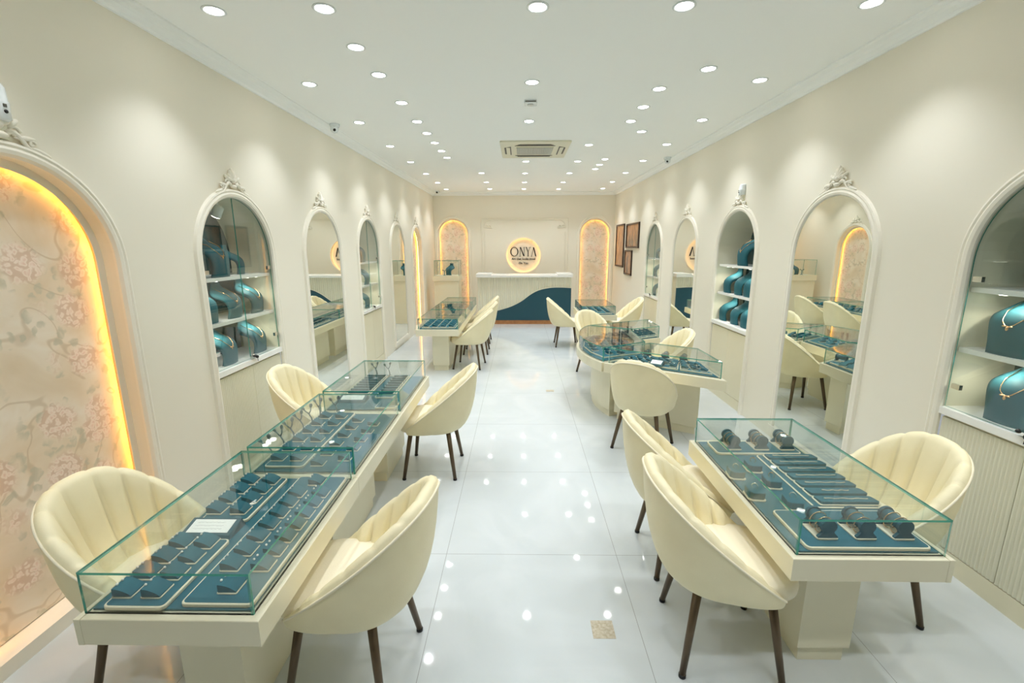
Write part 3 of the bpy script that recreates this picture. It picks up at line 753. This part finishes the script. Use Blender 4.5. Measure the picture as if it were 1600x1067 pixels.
for r in range(7):
    for c, cx in enumerate((-1.030, -.920)):
        ramp(cx, 1.395+.0805*r+.032, zt3, 0, f'teal earring ramp, {ORD[r]} pair along the long left tray, {"wall" if c == 0 else "aisle"} side', (f'pearl stud earring on the {ORD[r]} pair {"wall" if c == 0 else "aisle"} side ramp of the long left tray', 'pearl studs in the nearest left case'))
def card(x, y, z, wx, wy, label, ang=0, tilt=.02):
    t = thing('price_card_holder', label, 'card holder', (x, y, z), ang)
    b = MB(); hx, hy = wx/2, wy/2
    b.add([(-hx, -hy, 0), (hx, -hy, 0), (hx, hy, 0), (-hx, hy, 0), (-hx*.93, -hy*.8, .014), (hx*.93, -hy*.8, .014), (hx*.93, hy*.86, .014+tilt), (-hx*.93, hy*.86, .014+tilt)],
          [(3, 2, 1, 0), (4, 5, 6, 7), (0, 1, 5, 4), (1, 2, 6, 5), (2, 3, 7, 6), (3, 0, 4, 7)]); b.build('suede_frame', M['suede_d'], t)
    sl = tilt/(hy*1.66); zz = lambda yy: .0147+(yy+hy*.8)*sl
    b = MB(); cx, ca, cb = hx*.78, -hy*.58, hy*.66
    b.add([(-cx, ca, zz(ca)), (cx, ca, zz(ca)), (cx, cb, zz(cb)), (-cx, cb, zz(cb)), (-cx, ca, zz(ca)+.0012), (cx, ca, zz(ca)+.0012), (cx, cb, zz(cb)+.0012), (-cx, cb, zz(cb)+.0012)],
          [(3, 2, 1, 0), (4, 5, 6, 7), (0, 1, 5, 4), (1, 2, 6, 5), (2, 3, 7, 6), (3, 0, 4, 7)]); cdd = b.build('card', M['card'], t)
    b = MB()
    for k in range(3):
        yy = ca+(cb-ca)*(.28+.24*k); x0 = -cx*.8
        b.tube([(x0+cx*1.4*i/24, yy+.0025*math.sin(i*1.9+k)*(1 if i % 5 else 0), zz(yy)+.0014) for i in range(25)], .0005, 4)
    b.build('handwriting', M['ink'], cdd)
card(-1.258, 1.645, ZM, .215, .108, 'white handwritten card in a teal frame between two left trays')
# --- case two: ramps and ring branches
zt = tray(-1.345, -1.135, 2.185, 2.975, 'wide teal tray along the wall side of the second left case')
for c, cx, y0, nr in ((0, -1.302, 2.270, 6), (1, -1.199, 2.270, 6), (2, -1.076, 2.242, 6), (3, -.953, 2.302, 5)):
    for r in range(nr):
        ramp(cx, y0+.1225*r, zt if c < 2 else ZM, 0, f'teal earring ramp in {ORD[c]} column from the wall, {ORD[r]} row, second left case', (f'pearl stud earring on the {ORD[c]} column {ORD[r]} row ramp of the second left case', 'pearl studs in the second left case') if c < 3 else None)
def branch_mesh():
    b = MB(); b.lathe([(.014, 0), (.015, .003), (.006, .006)], (0, 0, 0), 12)
    b.tube([(0, 0, .003), (.002, 0, .03), (-.003, 0, .055)], [.0042, .0036, .0034], 6)
    for s, l in ((-1, .030), (1, .036)):
        b.tube([(-.003, 0, .053), (s*.010, 0, .066), (s*.018, 0, .066+l*.5)], [.0034, .0032, .0028], 6)
        b.ball((s*.021, 0, .072+l*.6), (.0085, .004, .0125), 8, 5, rot=Matrix.Rotation(s*.5, 3, 'Y'))
    return b.mesh('ring_branch', M['branch'])
BR = branch_mesh()
for i, (x, y, a, ty) in enumerate(((-1.366, 2.33, .2, -.35), (-1.366, 2.455, -.1, -.3), (-1.366, 2.575, .15, -.28), (-1.366, 2.70, 0, -.3), (-1.366, 2.82, .3, -.25), (-1.366, 2.94, -.2, -.1), (-1.245, 2.935, .1, -.12))):
    o = put(BR, 'ring_branch', None, (x, y, ZM if x < -1.3 else zt)); o.rotation_euler = (0, ty, a); o.scale = (1.25,)*3
    tag(o, f'leaf tipped grey ring branch, {ORD[i]} from the near end in the second left case', 'ring stand', 'leaf tipped ring branches')
# --- case three
zt = tray(-1.36, -1.165, 3.36, 3.92, 'wall side tray of pads in the third left case')
def slope_mesh(l, wd, h0, h1):
    b = MB(); P = rrect(-l/2, l/2, -wd/2, wd/2, .01, 3)
    f = lambda y: h0+(h1-h0)*(y+wd/2)/wd
    b.loft([[(x, y, .005) for x, y in P], [(x, y, f(y)) for x, y in P]], smooth=False)
    return b.mesh('suede_pad', M['suede'])
def base_mesh(l, wd, h=.0055): b = MB(); b.prism(rrect(-l/2, l/2, -wd/2, wd/2, .012, 3), 0, h, .0015); return b.mesh('cream_base', M['rimcream'])
def pad_proto(name, l, wd, h0, h1): return name, slope_mesh(l, wd, h0, h1), base_mesh(l+.014, wd+.010)
SP = pad_proto('chain_pad', .16, .050, .022, .012); SP2 = pad_proto('chain_pad', .115, .046, .021, .012); NP = pad_proto('chain_pad', .258, .062, .018, .011)
def pad(P, x, y, z, label, ang=0):
    t = thing(P[0], label, 'necklace pad', (x, y, z), ang, 'sloping teal chain pads'); put(P[1], 'suede_pad', t); put(P[2], 'cream_base', t)
for r in range(8): pad(SP, -1.262, 3.40+.065*r, zt, f'sloping teal pad, {ORD[r]} from the near end, wall tray of third left case')
zt = tray(-1.11, -.965, 3.30, 3.92, 'aisle side tray of pads in the third left case')
for r in range(8): pad(SP2, -1.04, 3.385+.065*r, zt, f'small sloping teal pad, {ORD[r]} from the near end, aisle tray of third left case')
tray(-1.04, -.885, 3.075, 3.21, 'small cream edged tray at the near aisle corner of third left case')
card(-1.258, 3.26, ZM, .215, .108, 'white card in a teal frame at the near end of third left case')
for i, (x, y) in enumerate(((-1.27, 3.905), (-1.155, 3.90))):
    o = put(BR, 'ring_branch', None, (x, y, ZM+.014)); o.rotation_euler = (0, -.15, .3*i); o.scale = (1.15,)*3
    tag(o, f'{"wall" if i == 0 else "aisle"} side ring branch of the pair at the far end, third left case', 'ring stand', 'leaf tipped ring branches')
# --- bangle rolls
def roll_meshes(ln=.105):
    b = MB(); n = 16
    b.loft([[(.0245*math.cos(2*PI*k/n), y, .052+.0245*math.sin(2*PI*k/n)) for k in range(n)] for y in (-ln/2, ln/2)]); roll = b.mesh('roll', M['suede'])
    half = [(.037, .005), (.039, .012), (.031, .020), (.023, .029), (.0225, .034), (.028, .041), (.031, .052), (.028, .066), (.019, .077), (.007, .082)]
    prof = half+[(-x, z) for x, z in half[::-1]]
    b = MB(); b.loft([[(x, y, z) for x, z in prof] for y in (-.006, .006)], smooth=False); end = b.mesh('end_plate', M['suede_d'])
    return roll, end, base_mesh(.084, ln+.014, .007)
ROLL = roll_meshes(); BANG = MB().torus((0, 0, 0), .0355, .0022, 'y', 28, 6, scale=(.94, 1.06)).mesh('bangle', M['gold'])
def roll(x, y, z, label, ang=0, bang=None, sc=1.0):
    t = thing('bangle_roll', label, 'bangle stand', (x, y, z), ang, 'teal bangle rolls'); t.scale = (sc,)*3
    put(ROLL[0], 'roll', t); put(ROLL[2], 'cream_base', t)
    for s in (-1, 1): put(ROLL[1], 'end_plate', t, (0, s*.048, 0))
    if bang:
        R = Matrix.Rotation(ang, 3, 'Z')
        for k, dy in enumerate((-.022, .014)):
            p = Vector((x, y, z))+R@Vector((0, dy, .0425))
            o = put(BANG, 'bangle', None, p, ang); o.rotation_euler = (.12, 0, ang); o.scale = (sc,)*3; tag(o, f'gold {"front" if k == 0 else "rear"} bangle around {bang}', 'bangle', 'gold bangles')
zt = tray(1.098, 1.572, 1.556, 1.812, 'teal tray of three bangle rolls at the near end, right case')
for i, x in enumerate((1.205, 1.354, 1.500)):
    roll(x, 1.658, zt, f'{("left", "middle", "right")[i]} teal bangle roll on the near tray of the right case', 0, f'the {("left", "middle", "right")[i]} roll on the near right tray', 1.0)
zt = tray(1.100, 1.565, 2.366, 2.525, 'teal tray of three bangle rolls at the far end, right case')
for i, x in enumerate((1.207, 1.362, 1.503)):
    roll(x, 2.455, zt, f'{("left", "middle", "right")[i]} teal bangle roll on the far tray of the right case', 0, f'the {("left", "middle", "right")[i]} roll on the far tray, right case', 1.0)
zt = tray(1.305, 1.602, 1.842, 2.362, 'teal tray under seven necklace pads, wall side of right case', h=.006)
CHAIN = None
for r in range(7):
    pad(NP, 1.472, 1.888+.0715*r, zt, f'long teal necklace pad, {ORD[r]} from the near end of the right case')
    b = MB(); nn = 20; L_ = .19 if r not in (1,) else .12
    b.tube([(-L_/2+L_*k/nn, .0+.002*math.sin(k*.9+r), .0162+.0004*math.sin(k)) for k in range(nn+1)], .0024, 6); b.ball((-L_/2, 0, .0175), .004)
    o = b.build('chain_bracelet', M['chain'], None, (1.472, 1.888+.0715*r, zt)); tag(o, f'thin gold chain lying on the {ORD[r]} necklace pad of the right case', 'bracelet', 'gold chains on pads')
# ring blocks on the aisle side
def ringblock_meshes():
    P = [(-.034, -.028), (-.02, -.042), (.026, -.042), (.034, -.034), (.034, .028), (.022, .042), (-.022, .042), (-.034, .030)]
    b = MB(); b.prism(P, .006, .040, .003); blk = b.mesh('suede_block', M['suede'])
    b = MB(); b.prism([(x*1.14, y*1.12) for x, y in P], 0, .0065, .0015); return blk, b.mesh('cream_base', M['rimcream'])
RB = ringblock_meshes()
def ringm(k):
    b = MB(); b.torus((0, 0, 0), .0130, .0022, 'x', 20, 6)
    b.ball((0, 0, .0145), (.0045, .005, .004));
    for s in (-1, 1): b.ball((0, s*.006, .0130), .0028)
    return b.mesh('finger_ring', M['gold'] if k % 2 else M['silver'])
RG = [ringm(0), ringm(1)]
for i, (x, y) in enumerate(((1.092, 2.135), (1.212, 2.205), (1.090, 1.942), (1.222, 2.045), (1.218, 1.862))):
    nm = ('far aisle side', 'far wall side', 'near aisle side', 'middle wall side', 'near wall side')[i]
    t = thing('ring_block', f'small teal ring block at the {nm} of the five, right case', 'ring stand', (x, y, ZM), -.12, 'teal ring blocks'); put(RB[0], 'suede_block', t); put(RB[1], 'cream_base', t)
    o = put(RG[i % 2], 'finger_ring', None, (x, y+.004, ZM+.049), .9); tag(o, f'{"silver" if i % 2 == 0 else "gold"} ring standing on the {nm} ring block', 'ring', 'rings on blocks')
# --- far cases
def fill_case(where, x0, x1, y0, y1, cols, rows, skip=()):
    zt = tray(x0, x1, y0, y1, f'teal tray filling the {where}')
    for c in range(cols):
        for r in range(rows):
            if (c, r) in skip: continue
            ramp(x0+(x1-x0)*(c+.5)/cols+.004*math.sin(r*3+c), y0+(y1-y0)*(r+.5)/rows, zt, 0, f'teal earring ramp, {ORD[r]} row {ORD[c]} column from the wall, {where}' if x0 < 0 else f'teal earring ramp, {ORD[r]} row {ORD[c]} column from the aisle, {where}', None, 1.15)
fill_case('far left front case', -1.385, -.905, 6.325, 7.05, 4, 6)
fill_case('far left middle case', -1.385, -.905, 7.33, 8.19, 4, 6)
fill_case('far left rear case', -1.385, -.905, 8.33, 9.0, 4, 4)
fill_case('far right case', 1.10, 1.58, 7.71, 8.56, 4, 6, ((1, 0), (2, 0)))
# island near wing: local frame along its front edge
def wing(P0, P1, P2, P3, where, n, m, name_dir):
    P0, P1, P2, P3 = map(Vector, (P0, P1, P2, P3)); ang = math.atan2((P1-P0).y, (P1-P0).x)
    q = lambda a, b: P0.lerp(P1, a).lerp(P3.lerp(P2, a), b)
    for k, (a0, a1) in enumerate(((.03, .34), (.36, .66), (.68, .98))):
        poly = [tuple(q(a, b)) for a, b in ((a0, .06), (a1, .06), (a1, .94), (a0, .94))]
        cx = sum(p[0] for p in poly)/4; cy_ = sum(p[1] for p in poly)/4
        zt = tray(cx-.001, cx+.001, cy_-.001, cy_+.001, f'{ORD[k]} teal tray from the aisle in the {where}', poly=poly)
        for c in range(n):
            for r in range(m):
                a = a0+(a1-a0)*(c+.5)/n; b = .1+.8*(r+.5)/m; p = q(a, b)
                if where.startswith('near') and k == 1 and c < 2 and r == 0: continue
                if where.startswith('near') and r == m-1:
                    if c == 0: roll(p.x, p.y, zt, f'small teal bangle roll at the back of the {ORD[k]} tray, {where}', ang, None, .9)
                    continue
                ramp(p.x, p.y, zt, ang+.5*(c % 2), f'teal earring ramp, row {r+1} column {c+1} of {ORD[k]} tray, {where}', None, .95)
    return q, ang
qf, an = wing((.93, 4.45), (1.745, 3.925), (1.745, 4.42), (1.37, 4.67), 'near island wing', 3, 4, '')
p = qf(.435, .13); card(p.x, p.y, ZM+.014, .13, .10, 'white card in a teal frame in the near island wing', an, .03)
for i, (a, b) in enumerate(((.52, .22), (.60, .22), (.56, .45), (.76, .25), (.86, .3), (.9, .2))):
    p = qf(a, b); b_ = MB(); b_.torus((0, 0, .001), .022, .0016, 'z', 20, 5, scale=(1, .75)); b_.ball((.0, -.018, .003), .005)
    o = b_.build('bracelet', M['silver'], None, (p.x, p.y, ZM+.0445), i*.7); tag(o, f'{ORD[i]} silver loop bracelet from the card in the near island wing', 'bracelet', 'silver loop bracelets')
qf2, an2 = wing((.95, 5.80), (1.755, 6.22), (1.755, 5.72), (1.38, 5.51), 'far island wing', 3, 3, '')
zt = tray(.77, 1.29, 4.75, 5.52, 'teal tray filling the curved middle island case', poly=[(.875, 4.585), (1.30, 4.79), (1.31, 5.44), (.90, 5.68), (.775, 5.38), (.735, 5.12), (.775, 4.83)])
for c in range(4):
    for r in range(6):
        x = .83+.125*c; y = 4.74+.15*r
        if (c == 0 and r in (0, 5)) or (c == 3 and r in (0, 5)): continue
        ramp(x, y, zt, .3*((r+c) % 3), f'teal earring ramp, {ORD[r]} row {ORD[c]} column from the aisle, curved island case', None, 1.0)

# ------------------------------------------------------------------ reception counter, sign, pedestal
t = thing('reception_counter', 'ribbed cream reception counter with a dark teal wave', 'counter', (.112, 10.55, 0))
x0, x1 = -1.085, 1.085
b = MB(); b.box(x0, x1, .03, .62, .09, 1.09); b.build('body', M['cream2'], t)
b = MB(); n = 46; row = []
for i in range(n):
    for k in range(4): row.append((x0+(x1-x0)*(i+k/4)/n, .03-.016*math.sin(PI*k/4)**.7))
row.append((x1, .03)); b.loft([[(x, y, .095) for x, y in row], [(x, y, 1.09) for x, y in row]], closed=False, cap0=False, cap1=False); b.build('ribbed_front', M['cream2'], t)
wv = [(-1.08, .265), (-.90, .275), (-.63, .322), (-.325, .412), (-.073, .538), (.143, .696), (.342, .796), (.591, .850), (.839, .857), (1.08, .845)]
pts = []
for i in range(len(wv)-1):
    p0, p1, p2, p3 = [wv[max(0, min(len(wv)-1, i+k))] for k in (-1, 0, 1, 2)]
    for j in range(6):
        f = j/6; pts.append(tuple(.5*((2*p1[k])+(-p0[k]+p2[k])*f+(2*p0[k]-5*p1[k]+4*p2[k]-p3[k])*f*f+(-p0[k]+3*p1[k]-3*p2[k]+p3[k])*f**3) for k in range(2)))
pts.append(wv[-1]); poly = [(x1-.005, .095), (x0+.005, .095)]+pts
b = MB(); b.loft([[(x, y, z) for x, z in poly] for y in (.012, -.006)], smooth=False); b.build('wave_panel', M['tealpanel'], t)
b = MB(); b.tube([(x, -.006, z+.003) for x, z in pts], .008, 6); b.build('wave_edge', M['cream2'], t)
b = MB(); b.box(x0, x1, .0, .62, 0, .092); b.build('wood_base', M['wood'], t)
b = MB(); b.box(x0-.025, x1+.025, -.05, .66, 1.09, 1.135); b.box(x0-.025, x0+.32, -.05, .66, 1.134, 1.165); b.box(x1-.32, x1+.025, -.05, .66, 1.134, 1.165); b.build('white_top', M['white'], t)

t = thing('round_sign', 'round lit sign reading ONYA above the reception counter', 'sign', (SX, YB, SZ), -PI/2)   # local x out of the wall, y to the right
dp = .07; ring = [(SR*math.sin(2*PI*k/56), SR*math.cos(2*PI*k/56)) for k in range(56)]
b = MB(); b.loft([[(0, y, z) for y, z in ring], [(-dp, y, z) for y, z in ring]], cap0=False, cap1=False); b.build('rim', M['trim'], t)
b = MB(); b.loft([[(-dp+.004, y*.975, z*.975) for y, z in ring], [(-dp-.004, y*.975, z*.975) for y, z in ring]], smooth=False); b.build('face', M['face'], t)
b = MB(); b.loft([[(-dp-.02, y*1.03, z*1.03) for y, z in ring], [(-dp-.03, y*1.03, z*1.03) for y, z in ring]], smooth=False); b.build('backing', M['wall'], t)
b = MB(); b.loft([[(x, y*(SR+o)/SR, z*(SR+o)/SR) for y, z in ring] for o, x in ((.014, .002), (.014, .012), (-.012, .012), (-.012, .002))], smooth=False, cap0=False, cap1=False); b.build('lip', M['trim'], t)
b = MB(); b.loft([[(x, y*(SR+o)/SR, z*(SR+o)/SR) for y, z in ring] for o, x in ((-.002, -.001), (-.002, -.002), (-.011, -.002), (-.011, -.001))], smooth=False, cap0=False, cap1=False); b.build('led_ring', M['led2'], t)
LX = -dp+.016
def letter(polys, name='letter'):
    b = MB()
    for P in polys: b.loft([[(LX, y, z) for y, z in P], [(LX-.012, y, z) for y, z in P]], smooth=False)
    b.build(name, M['letter'], t)
zb, zt_ = -.022, .205
def O_():
    b = MB(); cy_, cz, n = -.237, .093, 40; st = []
    for k in range(n):
        a = 2*PI*k/n; o = (cy_+.104*math.cos(a), cz+.118*math.sin(a)); i = (cy_+.080*math.cos(a), cz+.104*math.sin(a)); st.append([(LX, *o), (LX-.012, *o), (LX-.012, *i), (LX, *i)])
    b.loft(st+[st[0]], cap0=False, cap1=False, smooth=False); b.build('letter', M['letter'], t)
O_()
def bar(y0, y1, z0, z1, w0, w1=None): w1 = w1 or w0; return [(y0-w0/2, z0), (y0+w0/2, z0), (y1+w1/2, z1), (y1-w1/2, z1)]
sf = lambda y, z: [(y-.018, z-.004), (y+.018, z-.004), (y+.018, z+.004), (y-.018, z+.004)]
letter([bar(-.088, -.088, zb, zt_, .010), bar(.010, -.080, zb, zt_, .026), bar(.016, .016, zb, zt_, .012), sf(-.088, zb), sf(.016, zt_), sf(-.082, zt_)])
letter([bar(.118, .118, zb, .10, .020), bar(.118, .070, .085, zt_, .018, .022), bar(.118, .170, .09, zt_, .008), sf(.070, zt_), sf(.170, zt_), sf(.118, zb)])
letter([bar(.208, .258, zb, zt_, .009), bar(.316, .258, zb, zt_, .030, .024), sf(.208, zb), sf(.316, zb)])
for txt, z, s in (('Art that looks good', -.112, .076), ('On You', -.222, .076)):
    fd = bpy.data.curves.new('tagline', 'FONT'); fd.body = txt; fd.size = s; fd.align_x = 'CENTER'; fd.extrude = .002; fd.offset = .0016; fd.materials.append(M['letter'])
    o = bpy.data.objects.new('tagline', fd); me = bpy.data.meshes.new_from_object(o); bpy.data.objects.remove(o)
    o = put(me, 'tagline', t); o.location = (LX, .0, z); o.rotation_euler = (PI/2, 0, PI/2)

t = thing('pedestal', 'tall cream pedestal with a glass box in the far left corner', 'pedestal', (-1.70, 10.86, 0))
b = MB(); b.box(-.285, .285, -.235, .24, 0, 1.0); b.build('column', M['cream'], t)
b = MB(); b.prism(rc(-.303, .303, -.26, .26), 1.0, 1.122, .002); b.build('cap', M['cream'], t)
glass_case(t, rsides(-.275, .295, -.24, .24), 1.122, 1.47)
o = put(BUST, 'necklace_bust', None, (-1.64, 10.90, 1.122), -PI/2-.5); o.scale = (.92,)*3; tag(o, 'small teal bust inside the corner pedestal glass box', 'bust')
b = MB(); b.lathe([(.035, 0), (.036, .006), (.008, .012), (.007, .10)], (0, 0, 0), 14); b.tube([(-.04, 0, .12), (0, 0, .10), (.04, 0, .12)], .007, 8); b.ball((-.04, 0, .12), .012); b.ball((.04, 0, .12), .012)
o = b.build('earring_stand', M['bust'], None, (-1.765, 10.80, 1.122)); tag(o, 'small T shaped earring stand in the corner pedestal glass box', 'earring stand')

# ------------------------------------------------------------------ wall pictures and devices
def picture(y0, y1, z0, z1, label, art):
    t = thing('picture_frame', label, 'picture', (XR, (y0+y1)/2, (z0+z1)/2), PI, 'framed jewellery pictures'); hy, hz = (y1-y0)/2, (z1-z0)/2; f = .035; b = MB()
    for a in ((-hy, hy, hz-f, hz), (-hy, hy, -hz, -hz+f), (-hy, -hy+f, -hz+f, hz-f), (hy-f, hy, -hz+f, hz-f)): b.box(0, .03, *a)
    b.build('frame', M['framewood'], t); MB().box(.002, .014, -hy+f, hy-f, -hz+f, hz-f).build('print', art, t)
picture(10.72, 11.56, 1.30, 2.285, 'tall narrow looking framed picture nearest the back wall niche', art_mat('art_one', (150, 116, 88), (196, 152, 116), 1))
picture(9.40, 10.50, 1.745, 2.26, 'wide framed picture, upper right of the three on the wall', art_mat('art_two', (112, 96, 76), (190, 138, 98), 3))
picture(9.91, 10.56, 1.16, 1.695, 'small framed picture, lowest of the three on the wall', art_mat('art_three', (126, 104, 92), (198, 150, 118), 5))

def detector(side, u, z0, z1, label):
    x, rz = (XL, 0) if side == 'L' else (XR, PI)
    t = thing('motion_detector', label, 'motion detector', (x, u, (z0+z1)/2), rz, 'wall motion detectors'); h = (z1-z0)/2; b = MB(); rings = []
    for z, f in ((-h, .75), (-h*.9, .95), (-h*.1, 1), (0, 1), (h*.05, .93), (h*.75, .9), (h, .7)):
        r = [(0, -.032*f)]+[(.05*f*math.sin(PI*k/8)**.6+.008, -.034*f*math.cos(PI*k/8)) for k in range(1, 8)]+[(0, .032*f)]
        rings.append([(a, c, z) for a, c in r])
    b.loft(rings); b.build('housing', M['plastic'], t)
    MB().box(.044, .060, -.012, .0, -h*.30, -h*.14).build('sensor_window', M['greyd'], t)
    MB().ball((.056, -.004, -h*.52), (.006, .008, .008)).build('lens', M['black'], t)
    MB().box(0, .02, -.02, .02, -h-.07, -h+.01).build('bracket', M['cream2'], t)
detector('L', 2.015, 2.315, 2.465, 'white motion detector above the nearest lit niche')
detector('R', 5.14, 2.325, 2.435, 'pale motion detector above the open fronted right cabinet')
def turret(x, y, s, label):
    t = thing('ceiling_camera', label, 'security camera', (x, y, ZT), 0, 'ceiling security cameras')
    b = MB(); b.lathe([(.052, 0), (.054, -.012), (.048, -.03), (.03, -.034)], n=20); b.build('mount', M['plastic'], t)
    b = MB(); b.ball((0, -.012, -.055), (.042, .042, .040), 16, 10); bb = b.build('ball', M['plastic'], t)
    b = MB(); b.ball((s*.012, -.046, -.068), (.016, .010, .016), 12, 8); b.build('lens', M['black'], bb)
turret(-2.03, 5.35, 1, 'small white ceiling camera above the left mirror')
turret(2.25, 7.40, -1, 'small white ceiling camera near the right wall')
t = thing('corner_camera', 'tiny camera with black lens in the far left ceiling corner', 'security camera', (-2.01, 11.60, ZT))
MB().lathe([(.05, 0), (.05, -.025), (.035, -.05), (.01, -.055)], n=16).build('dome', M['plastic'], t); MB().ball((0, -.035, -.035), .024).build('lens', M['black'], t)
t = thing('ceiling_sensor', 'small square ceiling sensor in front of the air conditioner', 'sensor', (.101, 4.60, ZT))
b = MB(); b.prism(rrect(-.06, .06, -.06, .06, .012), -.028, 0, .004); b.build('housing', M['plastic'], t); MB().box(-.05, .05, -.061, -.055, -.020, -.010).build('slot', M['greyd'], t); MB().lathe([(.03, -.028), (.028, -.036)], n=16).build('button', M['grey'], t)
t = thing('air_conditioner', 'square ceiling cassette air conditioner above the aisle', 'air conditioner', (.205, 6.735, ZT))
b = MB(); b.prism(rrect(-.46, .46, -.54, .54, .02), -.022, 0, .006); b.build('panel', M['cream2'], t)
b = MB(); b.box(-.25, .25, -.24, .24, -.030, -.021); g = b.build('grille', M['cream2'], t)
b = MB()
for k in range(22): b.box(-.245+.49*k/22, -.245+.49*k/22+.008, -.235, .235, -.034, -.029)
for k in range(16): b.box(-.245, .245, -.235+.47*k/16, -.235+.47*k/16+.006, -.034, -.029)
b.build('lattice', M['grey'], g)
for a in range(4):
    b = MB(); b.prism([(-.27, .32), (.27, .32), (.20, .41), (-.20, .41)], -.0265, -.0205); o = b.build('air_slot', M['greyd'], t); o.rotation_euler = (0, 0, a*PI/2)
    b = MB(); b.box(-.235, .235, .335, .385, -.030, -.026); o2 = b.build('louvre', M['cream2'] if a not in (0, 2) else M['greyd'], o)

# ------------------------------------------------------------------ downlights
dl0 = None; WALL_LAMP = None
def downlight(x, y, label, wall=False):
    global dl0, WALL_LAMP
    if dl0 is None:
        t = thing('downlight', label, 'ceiling light'); b = MB()
        b.lathe([(.062, 0), (.064, -.004), (.058, -.008), (.050, -.006), (.047, -.001)], n=24, cap0=False, cap1=False); b.build('trim_ring', M['plastic'], t)
        MB().lathe([(.047, -.0015), (.046, -.004), (.001, -.005)], n=24).build('diffuser', M['disc'], t)
        ld = bpy.data.lights.new('lamp', 'SPOT'); ld.energy = SPOT_W; ld.color = LAMP_C; ld.spot_size = math.radians(SPOT_A); ld.spot_blend = SPOT_BLEND; ld.shadow_soft_size = .04
        lo = bpy.data.objects.new('lamp', ld); COL.objects.link(lo); lo.parent = t; lo.location = (0, 0, -.012)
        dl0 = t
    else: t = dup(dl0)
    if wall:                                                                    # the rows beside the walls carry stronger lamps
        lo = [k for k in kids(t) if k.type == 'LIGHT'][0]
        if WALL_LAMP is None: WALL_LAMP = lo.data.copy(); WALL_LAMP.energy = SPOT_W*WALL_K
        lo.data = WALL_LAMP
    t.location = (x, y, ZT); tag(t, label, 'ceiling light', 'round ceiling downlights')
ROWS = [2.885, 4.085, 5.28, 6.475, 7.66, 8.87, 10.09, 11.23]
for i, y in enumerate(ROWS):
    if i != 3: downlight(.101, y, f'round downlight, {ORD[i] if i < 3 else ORD[i-1]} from the front in the central row')
    downlight(-1.733, y, f'round downlight, {ORD[i]} from the front in the row along the left wall', True)
    downlight(1.948, y, f'round downlight, {ORD[i]} from the front in the row along the right wall', True)
for i, y in enumerate((2.876, 3.385, 3.891, 4.598, 5.257, 5.783, 6.291, 6.812, 7.307)): downlight(-1.10, y, f'round downlight, {ORD[i]} of the close spaced row above the left counters')
for i, y in enumerate((8.83, 10.054, 11.211)): downlight(-.70, y, f'round downlight, {ORD[i]} of three between left counters and sign')
for i, y in enumerate((2.892, 6.475, 7.677, 8.887, 10.116, 11.277)): downlight(.92, y, f'round downlight, {ORD[i]} of the inner row right of centre')
for i, (x, y) in enumerate(((1.432, 3.828), (1.193, 4.271), (1.195, 4.793), (1.197, 5.308), (1.432, 5.769))): downlight(x, y, f'round downlight, {ORD[i]} of five curving above the island counter')
for i, y in enumerate((7.51, 8.0, 8.42)): downlight(1.32, y, f'round downlight, {ORD[i]} of three above the far right counter')
for y in (1.69, .49):  # lamps out of view, added to brighten the near end of the room
    for x in (-1.733, -1.10, .101, .92, 1.43, 1.948):
        downlight(x, y, 'unseen round downlight added to brighten the front of the shop')
# floor outlets
for x0, x1, y0, y1, lab in ((.347, .453, 1.807, 1.912, 'square beige floor cover in the aisle by the nearest armchair'), (.338, .438, 5.49, 5.57, 'small beige floor cover farther along the aisle')):
    b = MB(); b.prism(rc(x0, x1, y0, y1), 0, .0012); o = b.build('floor_cover', M['patch']); tag(o, lab, 'floor cover')
